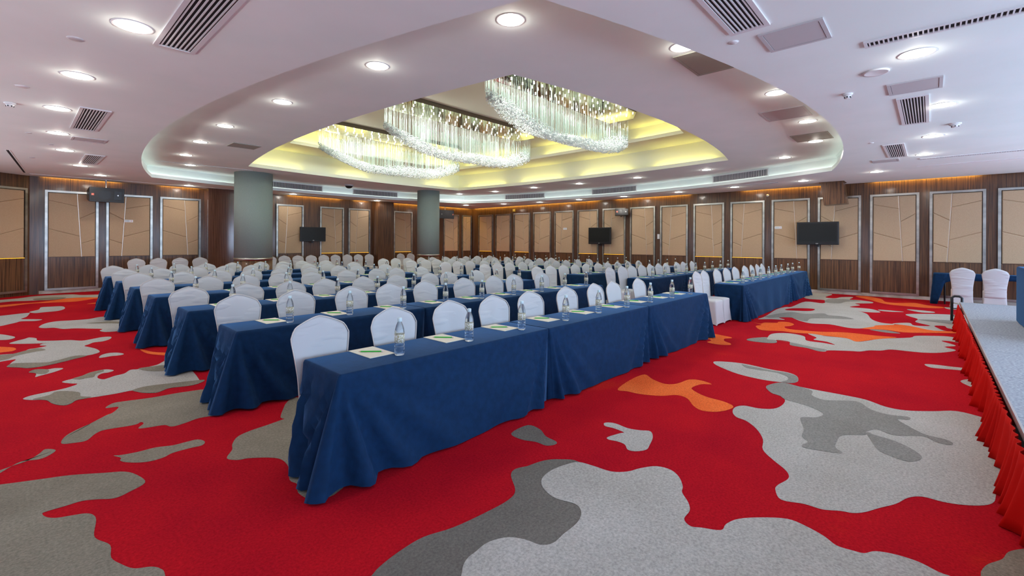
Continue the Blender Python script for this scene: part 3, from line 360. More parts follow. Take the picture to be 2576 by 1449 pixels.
for i, wx in enumerate(WINX):
    f = MB()
    for x in (wx - 1.3, wx - .03, wx + 1.24): f.box(x, x + .06, YF - .09, YF - .03, .45, 2.65)
    for z in (.45, 2.59): f.box(wx - 1.3, wx + 1.3, YF - .09, YF - .03, z, z + .06)
    w = f.build('window_%d' % (i + 1), MT['alu']); tag(w, kind='structure')
for i, wy in enumerate(FILL_WINY):  # frames of the added back windows
    f = MB()
    for y in (wy - 1.3, wy - .03, wy + 1.24): f.box(XB - .09, XB - .03, y, y + .06, .45, 2.65)
    for z in (.45, 2.59): f.box(XB - .09, XB - .03, wy - 1.3, wy + 1.3, z, z + .06)
    w = f.build('window_%d' % (i + 1 + len(WINX)), MT['alu']); tag(w, kind='structure')
# piers on the left wall
for x0, x1, m in ((4.27, 6.05, 'wood_gloss'), (10.52, 11.30, 'wood')):
    MB().box(x0, x1, 17.5, YL + .05, 0, Z0 - .002).build('pier', MT[m], wall_left)
# skirting
sk = MB().box(.42, 16.4, YL - .02, YL, 0, .088).build('baseboard_left', MT['stone']); tag(sk, kind='structure')
sk = MB().box(XR - .02, XR, YF, YL, 0, .088).build('baseboard_right', MT['stone']); tag(sk, kind='structure')
# wall wash strips in the ceiling slot
for x0, x1 in ((.5, 2.1), (3.1, 4.1), (7.0, 9.1), (9.7, 10.3), (11.4, 16.2)): MB().box(x0, x1, YL - .05, YL - .02, Z0 + .06, Z0 + .08).build('wash_light', MT['led_o'], ceil)
for y0, y1 in ((17.8, 10.2), (9.4, 6.4), (4.6, 2.3), (1.2, -.9)): MB().box(XR - .05, XR - .02, y1, y0, Z0 + .06, Z0 + .08).build('wash_light', MT['led_o'], ceil)
# framed acoustic panels
ZP0, ZPC, ZP1 = .092, 1.012, 2.873
def panel_meshes(W, flip):
    w = W / 2; F = .055; d = {}
    f = MB().box(-w, -w + F, -.05, 0, ZP0, ZP1).box(w - F, w, -.05, 0, ZP0, ZP1).box(-w + F, w - F, -.05, 0, ZP1 - F, ZP1).box(-w + F, w - F, -.05, 0, ZP0, ZP0 + F)
    d['frame'] = f.me('panel_frame'); a, b = -w + F + .012, w - F - .012; H0, H1 = ZPC, ZP1 - F - .012
    def P(u, v): x = a + (b - a) * u; return ((-x if flip else x), H1 - (H1 - H0) * v)
    su = lambda v: .60 + .10 * v
    L = [(0, .12, .20), (0, .56, .675)]; R = [(1, .275, .395), (1, .72, .79)]
    g = .004
    lefts = [[(0, 0), (su(0), 0), (su(.20), .20), (0, .12)], [(0, .12), (su(.20), .20), (su(.675), .675), (0, .56)], [(0, .56), (su(.675), .675), (su(1), 1), (0, 1)]]
    rights = [[(su(0), 0), (1, 0), (1, .275), (su(.395), .395)], [(su(.395), .395), (1, .275), (1, .72), (su(.79), .79)], [(su(.79), .79), (1, .72), (1, 1), (su(1), 1)]]
    d['pads'] = [MB().prism([P(*q) for q in pl], 0, -.040, .020).me('fabric_pad') for pl in lefts + rights]
    t = MB(); x0, z0 = P(su(0), 0); x1, z1 = P(su(1), 1); t.prism([(x0 - .009, z0), (x0 + .009, z0), (x1 + .009, z1), (x1 - .009, z1)], 0, -.030, .002); d['seam'] = t.me('seam_strip')
    d['lower'] = MB().box(-w + F, w - F, -.012, 0, ZP0 + F, ZPC - .012).me('lower_board')
    d['led'] = MB().box(-w + F, w - F, -.030, -.012, ZPC - .010, ZPC - .002).me('ledge_light')
    return d
PM = {}
def add_panel(wall, loc, rz, W, flip, led):
    k = (W, flip)
    if k not in PM: PM[k] = panel_meshes(W, flip)
    d = PM[k]; f = link('panel_frame', d['frame'], MT['steel'], wall, loc, (0, 0, rz)); f['label'] = 'steel framed wall panel of padded beige fabric over dark wood'
    for pm in d['pads']: link('fabric_pad', pm, MT['fabric'], f)
    link('seam_strip', d['seam'], MT['seam'], f); link('lower_board', d['lower'], MT['wood_in'], f)
    if led: link('ledge_light', d['led'], MT['led_p'], f)
flips = {0: 0, 1: 1, 2: 0, 3: 1, 4: 1}
for k in range(17):
    yc = 17.45 - .52 - 1.2455 * k - .0 if k else 16.925
    yc = 16.925 - 1.2442 * k
    fl = flips.get(k, (k + 1) % 2)
    add_panel(wall_right, (XR, yc, 0), -PI / 2, 1.04, bool(fl), k in (0, 2, 5, 6, 9, 10))
for x0, x1, fl, led in ((.53, 1.63, 0, 0), (1.80, 2.89, 1, 0), (3.08, 4.17, 0, 0), (6.56, 7.56, 1, 0), (8.21, 9.21, 0, 1), (9.42, 10.42, 1, 1), (11.61, 12.61, 0, 1), (12.95, 13.95, 1, 0), (14.49, 15.49, 0, 0), (15.72, 16.36, 1, 0)):
    W = round(x1 - x0, 2)
    add_panel(wall_left, ((x0 + x1) / 2, YL, 0), 0, W if x1 < 16 else .66, bool(fl), led)
for k in range(3): add_panel(wall_ang, (-.12 - .55 - k * 1.3, 0, 0), 0, 1.04, k % 2 == 0, True)
# ---------------------------------------------------------------- columns
for cx, cy, R, lab in ((4.94, 15.34, .52, 'grey green clad round column nearer the camera with metal ring and wood base'), (11.47, 15.22, .45, 'slimmer looking grey green round column farther back beside black ceiling speaker')):
    t = empty('round_column', (cx, cy, 0)); tag(t, lab, 'column', 'round columns')
    MB().lathe([(R, .98), (R, Z1)], 56).build('cloth_cladding', MT['column'], t, True)
    MB().lathe([(R + .01, .90), (R + .012, .98)], 56).build('metal_ring', MT['steel'], t, True)
    MB().lathe([(R, 0), (R, .90)], 56).build('wood_base', MT['wood_in'], t, True)
# ---------------------------------------------------------------- ceiling fittings
def make_downlight():
    t = empty('downlight'); MB().lathe([(.118, -.001), (.132, -.006), (.140, 0)], 36).build('trim_ring', MT['white'], t, True)
    MB().lathe([(0.0001, -.004), (.118, -.004)], 36).build('lens', MT['lamp'], t)
    g = bpy.data.lights.new('downlight_glow', 'POINT'); g.shadow_soft_size = .03; g.energy = E_DOWN * .34; g.color = (1, .95, .86)
    go = bpy.data.objects.new('glow', g); COL.objects.link(go); go.parent = t; go.location = (0, 0, -.055)
    l = bpy.data.lights.new('downlight_light', 'AREA'); l.shape = 'DISK'; l.size = .22; l.energy = E_DOWN; l.color = (1, .95, .86)
    lo = bpy.data.objects.new('light', l); COL.objects.link(lo); lo.parent = t; lo.location = (0, 0, -.012); return t
dl0 = make_downlight(); used = False
def downs(P, z, what, n0=''):
    global used
    for i, (x, y) in enumerate(P):
        t = copy_tree(dl0) if used else dl0; used = True
        t.location = (x, y, z); tag(t, what % ORD[i], 'ceiling light', 'recessed ceiling downlights')
downs([(.63, 4.73), (.43, 6.58), (.36, 8.42), (.45, 10.37), (.63, 12.25), (1.0, 14.5), (1.51, 16.28), (3.67, 17.19), (6.9, 17.3), (10.38, 17.35)], Z0, 'round downlight, %s from the camera along the low ceiling by the left wall')
downs([(5.5, .1), (7.76, -.1), (9.89, -.02), (11.82, .09), (13.96, .96), (14.72, 2.6), (15.0, 4.46), (15.3, 6.35), (15.45, 8.5), (15.41, 10.48), (15.35, 12.49), (15.01, 14.32), (14.4, 16.2)], Z0, 'round downlight, %s from the camera along the low ceiling by the right wall')
downs([(3.1, 2.88), (2.87, 4.8), (2.67, 7.1), (2.54, 9.36), (2.6, 11.27), (2.77, 13.27), (3.22, 14.95)], Z1, 'round downlight, %s from the camera up the left side of the raised ceiling')
downs([(4.75, 1.93), (7.05, 1.57), (9.05, 1.54), (10.93, 1.72), (12.53, 2.6), (13.2, 4.68), (13.4, 6.9), (13.45, 9.15), (13.32, 11.12), (13.33, 13.2), (13.0, 15.05)], Z1, 'round downlight, %s from the camera round the right side of the raised ceiling')
def grille(x0, x1, y0, y1, z, along, n, lab):
    t = empty('air_grille', ((x0 + x1) / 2, (y0 + y1) / 2, z)); tag(t, lab, 'air vent', 'ceiling air grilles')
    a, b = (x1 - x0) / 2, (y1 - y0) / 2; F = min(.035, a * .3, b * .3)
    MB().box(-a, a, -b, -b + F, -.014, 0).box(-a, a, b - F, b, -.014, 0).box(-a, -a + F, -b + F, b - F, -.014, 0).box(a - F, a, -b + F, b - F, -.014, 0).build('frame', MT['frame_white'], t)
    MB().box(-a + F, a - F, -b + F, b - F, -.0015, -.0005).build('duct_backing', MT['dark'], t)
    for i in range(n):
        if along == 'y': x = -a + F + (2 * (a - F)) * (i + .5) / n; sm = MB().box(x - .005, x + .005, -b + F, b - F, -.012, -.002)
        else: y = -b + F + (2 * (b - F)) * (i + .5) / n; sm = MB().box(-a + F, a - F, y - .005, y + .005, -.012, -.002)
        sm.build('slat', MT['frame_white'], t)
grille(.80, 1.10, 3.30, 5.00, Z0, 'y', 7, 'long slatted white ceiling grille at the top left near the camera')
grille(.55, .86, 8.06, 9.72, Z0, 'y', 8, 'slatted ceiling grille beside the left downlights halfway down the room')
grille(.93, 1.23, 12.45, 14.0, Z0, 'y', 8, 'slatted ceiling grille farthest along the left low ceiling')
grille(3.05, 3.99, .93, 1.22, Z0, 'x', 7, 'dark slatted ceiling grille at the top right next to the white hatch')
grille(7.06, 8.68, .02, .31, Z0, 'x', 8, 'slatted ceiling grille in the middle of the right low ceiling')
grille(10.24, 11.82, .34, .63, Z0, 'x', 8, 'slatted ceiling grille farthest along the right low ceiling')
grille(4.88, 5.03, -1.6, .43, Z0, 'x', 64, 'narrow linear grille with many short blades at the upper right edge')
grille(12.33, 12.47, -1.8, .17, Z0, 'x', 60, 'narrow linear grille near the right wall ceiling edge')
def hatch(x0, x1, y0, y1, z, m, lab):
    t = empty('access_hatch', ((x0 + x1) / 2, (y0 + y1) / 2, z)); tag(t, lab, 'access panel', 'ceiling access hatches'); a, b = (x1 - x0) / 2, (y1 - y0) / 2
    MB().box(-a, a, -b, -b + .03, -.012, 0).box(-a, a, b - .03, b, -.012, 0).box(-a, -a + .03, -b + .03, b - .03, -.012, 0).box(a - .03, a, -b + .03, b - .03, -.012, 0).build('frame', MT['frame_white'] if m == 'paint' else MT[m], t)
    MB().box(-a + .034, a - .034, -b + .034, b - .034, -.009, -.002).build('door_panel', MT[m], t)
    MB().box(-a + .03, a - .03, -b + .03, b - .03, -.0018, -.001).build('shadow_gap', MT['dark'], t)
hatch(4.14, 4.58, .61, 1.06, Z0, 'panel_grey', 'square white ceiling hatch beside the top right grille')
hatch(6.38, 6.84, -.09, .36, Z0, 'panel_grey', 'square ceiling hatch between the round ceiling speaker and the middle right grille')
hatch(12.0, 12.4, .48, .91, Z0, 'panel_grey', 'small ceiling hatch beyond the farthest right grille')
hatch(.62, 1.06, 10.45, 10.84, Z0, 'panel_grey', 'faint square ceiling hatch beyond the left middle grille')
hatch(4.93, 5.68, 1.5, 2.12, Z1, 'panel_dim', 'grey hatch on the raised ceiling nearest the camera, cut off by the curved edge')
hatch(7.95, 8.63, 1.4, 2.02, Z1, 'panel_grey', 'pale hatch on the raised ceiling with a dark gap along one side')
hatch(10.08, 10.78, 1.4, 2.01, Z1, 'panel_dim', 'grey hatch on the raised ceiling farthest right by the curved end')
hatch(3.08, 3.62, 10.77, 11.27, Z1, 'panel_dim', 'taupe hatch on the left part of the raised ceiling')
def disc(x, y, z, r, kind, lab):
    if kind == 'speaker':
        t = empty('ceiling_speaker', (x, y, z)); MB().lathe([(r * .82, -.012), (r * .95, -.016), (r, 0)], 32).build('rim', MT['white'], t, True); MB().lathe([(.0001, -.010), (r * .82, -.011)], 32).build('grille_disc', MT['panel_grey'], t, True); c = 'speaker'
    elif kind == 'smoke':
        t = empty('smoke_detector', (x, y, z)); MB().lathe([(r, 0), (r, -.012), (r * .9, -.02)][::-1], 24).build('mount', MT['white'], t, True); MB().lathe([(.0001, -.055), (r * .5, -.053), (r * .62, -.04), (r * .8, -.018)], 24).build('sensor_head', MT['white'], t, True)
        sl = MB()
        for i in range(6): a = i * PI / 3; sl.box(r * .58 * math.cos(a) - .006, r * .58 * math.cos(a) + .006, r * .58 * math.sin(a) - .006, r * .58 * math.sin(a) + .006, -.05, -.036)
        sl.build('vent_slot', MT['dark'], t); c = 'smoke detector'
    else:
        t = empty('ceiling_disc', (x, y, z)); MB().lathe([(.0001, -.008), (r * .8, -.008), (r, 0)], 24).build('cover', MT['panel_grey' if kind == 'grey' else 'white'], t, True); MB().lathe([(r, -.002), (r * 1.1, 0)], 24).build('rim', MT['white'], t, True); c = 'ceiling fitting'
    tag(t, lab, c)
disc(.34, 5.39, Z0, .055, 'grey', 'small grey round ceiling fitting left of the nearest left downlight')
disc(-.06, 8.53, Z0, .055, 'smoke', 'white smoke detector at the left edge of the picture')
disc(.04, 7.51, Z0, .06, 'white', 'flat white disc on the ceiling near the left edge')
disc(.13, 10.69, Z0, .04, 'grey', 'small sprinkler disc on the left ceiling beside the fourth downlight')
disc(.42, 11.69, Z0, .04, 'grey', 'tiny disc on the left ceiling before the fifth downlight')
disc(.22, 13.87, Z0, .05, 'grey', 'faint disc on the left ceiling near the corner slot')
disc(4.15, 1.25, Z0, .04, 'white', 'small white disc on the right ceiling below the big grille')
disc(5.82, .41, Z0, .11, 'speaker', 'round white ceiling speaker at the upper right under the bright downlight')
disc(6.46, .71, Z0, .05, 'smoke', 'small white detector on the right ceiling left of the square hatch')
disc(9.07, -.25, Z0, .07, 'smoke', 'white smoke detector right of the middle right grille')
disc(9.9, .76, Z0, .04, 'white', 'tiny white fitting left of the far right grille')
t = empty('dome_camera', (8.24, 15.7, Z1)); tag(t, 'dark dome security camera hanging from the raised ceiling between the columns', 'camera')
MB().lathe([(.16, 0), (.16, -.03), (.14, -.05)][::-1], 32).build('mount', MT['panel_grey'], t, True); MB().lathe([(.0001, -.14)] + [(.13 * math.sin(a), -.05 - .09 * math.cos(a)) for a in [.3, .6, .9, 1.2, 1.5]], 32).build('dome', MT['screen'], t, True)
def slot(x0, y0, x1, y1, z, w, m, lab):
    d = Vector((x1 - x0, y1 - y0)); t = empty('slot_diffuser', ((x0 + x1) / 2, (y0 + y1) / 2, z), math.atan2(d.y, d.x)); L = d.length / 2; tag(t, lab, 'air vent', 'linear slot diffusers')
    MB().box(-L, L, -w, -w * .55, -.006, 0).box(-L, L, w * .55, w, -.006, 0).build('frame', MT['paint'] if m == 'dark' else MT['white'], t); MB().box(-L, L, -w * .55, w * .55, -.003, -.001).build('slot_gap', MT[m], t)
slot(-.12, 13.06, .14, 17.12, Z0, .035, 'dark', 'narrow dark slot in the ceiling at the far left edge')
slot(.23, 17.3, 4.91, 17.3, Z0, .02, 'panel_grey', 'thin pale joint strip along the ceiling by the left wall')
slot(2.42, 14.82, 4.68, 14.66, Z1, .035, 'dark', 'long dark slot in the raised ceiling left of the nearer column')
slot(14.72, 5.2, 14.62, 3.2, Z0, .07, 'dark', 'dark slot in the low ceiling above the sensor and the right wall television')
slot(15.17, 9.6, 15.17, 7.7, Z0, .07, 'dark', 'dark slot in the low ceiling before the corner wall speaker')
slot(14.6, 13.3, 14.6, 11.6, Z0, .07, 'dark', 'dark slot in the low ceiling near the far corner')
slot(13.58, .24, 13.55, -1.4, Z0, .04, 'panel_grey', 'thin pale strip in the ceiling at the far right edge')
slot(12.53, 11.4, 12.73, 10.6, Z1, .05, 'dark', 'short dark slot in the raised ceiling near its far right edge')
slot(7.0, 17.25, 8.0, 17.25, Z0, .06, 'dark', 'dark slot in the low ceiling above the left wall television')
# side grilles set in the recess wall
def side_grille(side, t0, W, lab):
    C = [(2.45, 2.05), (13.1, 1.74), (13.7, 15.55), (2.5, 15.7)]; B = [.82, 1.6, 1.0, .94]
    i = int(t0 * 24) + side * 24; a = o1[i % 96]; b = o1[(i + 1) % 96]; fr = t0 * 24 - int(t0 * 24); p = a.lerp(b, fr); d = (b - a).normalized(); n = Vector((d.y, -d.x))
    t = empty('wall_grille', (p.x - n.x * .05, p.y - n.y * .05, Z0 + .215), math.atan2(d.y, d.x)); tag(t, lab, 'air vent', 'air grilles in the curved recess wall')
    w, h = W / 2, .105
    MB().box(-w, w, -.012, .012, -h, -h + .02).box(-w, w, -.012, .012, h - .02, h).box(-w, -w + .02, -.012, .012, -h, h).box(w - .02, w, -.012, .012, -h, h).build('frame', MT['frame_white'], t)
    MB().box(-w + .02, w - .02, -.008, -.004, -h + .02, h - .02).build('duct_backing', MT['dark'], t)
    n_ = int(W / .05)
    for k in range(n_): x = -w + .02 + (W - .04) * (k + .5) / n_; MB().box(x - .011, x + .011, -.001, .010, -h + .02, h - .02).build('blade', MT['panel_grey'], t)
side_grille(1, .175, 1.75, 'recess wall grille nearest the right end of the curved ceiling')
side_grille(1, .51, 1.9, 'recess wall grille in the middle of the far right side')
side_grille(1, .80, 1.9, 'recess wall grille nearest the far corner on the right side')
side_grille(2, .345, 1.9, 'recess wall grille left of the slimmer column')
side_grille(2, .62, 1.9, 'recess wall grille just right of the nearer column')
# ---------------------------------------------------------------- chandeliers
def chandelier(yc, seed, lab):
    rnd = random.Random(seed); x0, x1 = 5.35, 10.25; cx = (x0 + x1) / 2; L = (x1 - x0) / 2; Wd = .50
    t = empty('crystal_chandelier', (cx, yc, Z3)); tag(t, lab, 'chandelier', 'crystal chandeliers')
    out = [(-L, -Wd), (L - .5, -Wd), (L, -Wd + .35), (L, Wd), (-L + .5, Wd), (-L, Wd - .35)]
    V = [(x, y, z) for z in (-.10, 0) for x, y in out]; F = [(i, (i + 1) % 6, 6 + (i + 1) % 6, 6 + i) for i in range(6)]
    link('side_band', mesh('side_band', V, F), MT['bronze'], t)
    link('mirror_plate', mesh('mirror_plate', [(x, y, -.095) for x, y in out], [(0, 1, 2, 3, 4, 5)]), MT['gold'], t)
    bb = MB().lathe([(.0001, -.122), (.011, -.119), (.014, -.111), (.011, -.103), (.011, -.096)], 10).me('bulb', True)
    bb.materials.append(MT['bulb'])
    for i in range(17):
        for j in range(5):
            x = -L + .25 + (2 * L - .5) * (i + .5 * (j % 2)) / 17 + rnd.uniform(-.05, .05); y = -Wd + .1 + (2 * Wd - .2) * j / 4 + rnd.uniform(-.03, .03)
            link('bulb', bb, None, t, (x, y, 0))
    def zbot(x):
        X = x + cx
        if X < 6.6: s = (6.6 - X) / 1.25; return 3.52 + .42 * s ** 1.4
        if X < 8.4: return 3.52 + .0 * X
        return 3.52 + .40 * ((X - 8.4) / 1.85) ** 1.7
    R = MB(); Cc = MB()
    import itertools
    def zat(x, y): return zbot(x) + .16 * (y / .5) - Z3
    def band(x):
        q = x / L; return .10 * math.sin(q * 2.4), .42 * math.sqrt(max(.03, 1 - abs(q) ** 3.0))
    for i in range(620):
        x = rnd.uniform(-L, L); c_, half = band(x); side = rnd.random()
        y = c_ + (half if side < .60 else (-half if side < .68 else rnd.uniform(-half, half)))
        zb = zat(x, y) + rnd.uniform(-.05, .05); zt = -.30 + rnd.uniform(-.09, .05) - (.12 * rnd.random() if side > .6 else 0)
        if zb > zt - .2: zb = zt - .2
        n = len(R.V); r = .0036
        for z in (zt, zb + .10):
            for a in range(3): R.V.append((x + r * math.cos(a * 2.1), y + r * math.sin(a * 2.1), z))
        for a in range(3): b = (a + 1) % 3; R.F.append((n + a, n + b, n + 3 + b, n + 3 + a))
        n = len(R.V)
        R.V += [(x - .0008, y, -.1), (x + .0008, y, -.1), (x + .0008, y, zt), (x - .0008, y, zt)]; R.F.append((n, n + 1, n + 2, n + 3))
    for i in range(7000):
        x = rnd.uniform(-L, L); c_, half = band(x); yy = c_ + rnd.uniform(-half, half) * 1.02; xx = x
        zz = zat(x, yy) + (.20 + .05 * math.sin(x * 3)) * rnd.random() ** 1.3; rr = rnd.uniform(.012, .019); n = len(Cc.V)
        Cc.V += [(xx + rr, yy, zz), (xx - rr, yy, zz), (xx, yy + rr, zz), (xx, yy - rr, zz), (xx, yy, zz + rr), (xx, yy, zz - rr)]
        Cc.F += [(n + a, n + b, n + c) for a, b, c in ((0, 2, 4), (2, 1, 4), (1, 3, 4), (3, 0, 4), (2, 0, 5), (1, 2, 5), (3, 1, 5), (0, 3, 5))]
    o = R.build('glass_rods', MT['rod'], t); o['kind'] = 'stuff'
    o = Cc.build('crystal_drops', MT['crystal'], t); o['kind'] = 'stuff'
    for px in (-1.3, 1.3):
        pl = bpy.data.lights.new('chandelier_glow', 'POINT'); pl.shadow_soft_size = .12; pl.energy = 7; pl.color = (1, 1, .93)
        po = bpy.data.objects.new('glow', pl); COL.objects.link(po); po.parent = t; po.location = (px, 0, -.55)
    l = bpy.data.lights.new('chandelier_light', 'AREA'); l.shape = 'RECTANGLE'; l.size = 2 * L - .3; l.size_y = .8; l.spread = PI; l.energy = E_CHAND; l.color = (.97, 1, .93)
    lo = bpy.data.objects.new('light', l); COL.objects.link(lo); lo.parent = t; lo.location = (0, 0, -.14)
chandelier(5.55, 1, 'crystal chandelier nearest the camera, rightmost of the three')
chandelier(8.70, 2, 'middle crystal chandelier with a gold mirrored ceiling plate')
chandelier(11.85, 3, 'crystal chandelier farthest from the camera, leftmost of the three')
# ---------------------------------------------------------------- tablecloths
H = .688
def cloth_mesh(L, W, free_l, free_r, seed, backlift=True, FL=.12):
    rnd = random.Random(seed); P = []   # (x, y, nx, ny, side, distcorner, cornerfree, u)
    r = .018
    def side(a, b, n, ax, fr0, fr1):
        ln = (Vector(b) - Vector(a)).length
        for i in range(n + 1):
            t = i / n; t = t - .10 * math.sin(2 * PI * t) ; p = Vector(a).lerp(Vector(b), t); P.append([p.x, p.y, ax[0], ax[1], ax[2], min(t, 1 - t) * ln, fr0 if t < .5 else fr1, t])
    def corner(c, a0, fr, tg):
        for k in range(1, 5): a = a0 + k * PI / 10; P.append([c[0] + r * math.cos(a), c[1] + r * math.sin(a), math.cos(a), math.sin(a), tg, 0, fr, 0])
    nL = int(46 * L / 2.05); nW = 18
    side((r, 0), (L - r, 0), nL, (0, -1, 'f'), free_l, free_r); corner((L - r, r), -PI / 2, free_r, 'c')
    side((L, r), (L, W - r), nW, (1, 0, 'r'), free_r, free_r); corner((L - r, W - r), 0, free_r, 'b')
    side((L - r, W), (r, W), nL, (0, 1, 'b'), free_r, free_l); corner((r, W - r), PI / 2, free_l, 'b')
    side((0, W - r), (0, r), nW, (-1, 0, 'l'), free_l, free_l); corner((r, r), PI, free_l, 'c')
    hs = [0, .006, .018, .04, .08, .13, .19, .26, .33, .40, .47, .54, .60, .65, 1.0]
    ph = [rnd.uniform(0, 6) for _ in range(8)]; K = len(P); V = []; F = []
    for k, h in enumerate(hs):
        for (x, y, nx, ny, tg, dc, fr, u) in P:
            last = H - .006
            hem = .010 + .012 * math.sin(PI * min(1, dc / .5) / 1) * (tg == 'f') + .004 * math.sin(x * 9 + ph[0])
            if tg == 'b' and backlift: 
                b = min(1, max(0, dc - .03) / .08); hem = hem * (1 - b) + .50 * b
            drop = min(h, H - hem) if h < 1 else H - hem
            if h < 1: drop = (H - hem) * (h / .69)
            z = H - drop; t = drop / H; d = .004
            A = .165 * t ** .85 * math.exp(-dc / .38) * (1 if fr else .6); phi = math.atan2(dc + .01, drop + .03)
            if tg in ('f', 'l', 'r'):
                sw = math.sin(phi * 19 + ph[1]); d += A * (abs(sw) ** .7 * (1 if sw > 0 else (-.35 if tg == 'f' else -.08))) * (1 - math.exp(-dc / .05)) + .010 * t * math.sin((x + y) * 7 + ph[2]) * min(1, dc / .3)
                d += .006 * t * math.sin((x - y) * 17 + ph[3] + 4 * t) * math.exp(-dc / .9)
            if tg == 'f': d += .055 * t * (1 if fr or dc > .3 else dc / .3) 
            if tg == 'c': d += .060 * t if fr else -.008 * t
            if fr:
                if tg == 'l' : d += FL * t ** .9 * (.45 + .55 * u) + .016 * t * math.sin(u * 22 + ph[4])
                if tg == 'r' : d += FL * t ** .9 * (1 - .55 * u) + .016 * t * math.sin(u * 22 + ph[4])
                if tg == 'c': d += .05 * t
            else:
                if tg in 'lr': d += -.012 * t - .02 * t * (1 - abs(2 * u - 1))
            if tg == 'b': d = .004
            # ease corner so both sides meet
            ex = (1 if x > L / 2 else -1); fl = FL * t ** .9 * (1 if fr else -.1)
            X = x + nx * d + (ex * fl * math.exp(-dc / .16) if tg in ('f', 'c') and fr else (-ex * .065 * t ** .8 * math.exp(-dc / .12) if tg in ('f', 'c') else 0)); Y = y + ny * d - (.055 * t * math.exp(-dc / .12) if tg in 'lr' and ((tg == 'l' and u > .5) or (tg == 'r' and u < .5)) and fr else 0)
            if k == 0: X = x - nx * .014; Y = y - ny * .014; z = H + .0
            if k == 1: X = x - nx * .004; Y = y - ny * .004; z = H - .002
            V.append((X, Y, z))
    for k in range(len(hs) - 1):
        for i in range(K): i2 = (i + 1) % K; F.append((k * K + i, (k + 1) * K + i, (k + 1) * K + i2, k * K + i2))
    F.append(tuple(range(K)))
    me = mesh('tablecloth', V, F, True); return me
TLn, TW = 2.052, .529
CM = {'l': cloth_mesh(TLn - .004, TW, True, False, 3), 'm': cloth_mesh(TLn - .004, TW, False, False, 5), 'r': cloth_mesh(TLn - .004, TW, False, True, 8, FL=.015), 'lb': cloth_mesh(TLn - .004, TW, True, False, 17, FL=.01), 'l2': cloth_mesh(TLn - .004, TW, True, False, 13), 'm2': cloth_mesh(TLn - .004, TW, False, False, 25), 'ld': cloth_mesh(TLn * 2 - .1, TW, True, False, 31, FL=.01)}
for m_ in CM.values(): m_.materials.append(MT['navy'])
ROWY = [2.63, 4.54, 6.22, 8.05, 9.68, 11.3, 12.95]
XA, XBK = 1.33, 9.38
RN = ['front', 'second', 'third', 'fourth', 'fifth', 'sixth', 'rearmost']
tb = None
def folding_table(x, y, L, lab):
    t = empty('folding_table', (x, y, 0)); tag(t, lab, 'table', 'folding tables under the navy cloths')
    MB().box(.03, L - .03, .02, TW - .02, H - .035, H - .006).build('tabletop', MT['wood_in'], t)
    for lx in (.12, L - .12):
        for ly in (.07, TW - .07): MB().cyl((lx, ly, .0), (lx, ly, H - .035), .013, 8).build('leg', MT['black'], t)
        MB().cyl((lx, .07, .12), (lx, TW - .07, .12), .010, 8).build('stretcher', MT['black'], t)
for r_, y in enumerate(ROWY):
    for bank, xs, bn in (('left', XA, 'left'), ('right', XBK, 'right')):
        if bank == 'right' and r_ == 0: segs = [(0, 'ld', TLn * 2 - .1), (TLn * 2 - .1, 'r', TLn)]
        else: segs = [(0, 'lb' if bank == 'right' else ('l' if r_ % 2 == 0 else 'l2'), TLn), (TLn, 'm' if r_ % 2 else 'm2', TLn), (2 * TLn, 'r', TLn)]
        for k, (dx, ck, L) in enumerate(segs):
            pos = ['aisle end' if bank == 'right' else 'outer left end', 'middle', 'right end'][k] if len(segs) == 3 else ['long double', 'short right end'][k]
            c = link('tablecloth', CM[ck], None, None, (xs + dx, y, 0))
            tag(c, 'navy velvet cloth on the %s table, %s row of the %s block' % (pos, RN[r_], bn), 'tablecloth', 'navy tablecloths in the seating rows')
            if r_ == 0: folding_table(xs + dx, y, L, 'folding table under the %s cloth, front row of the %s block' % (pos, bn))
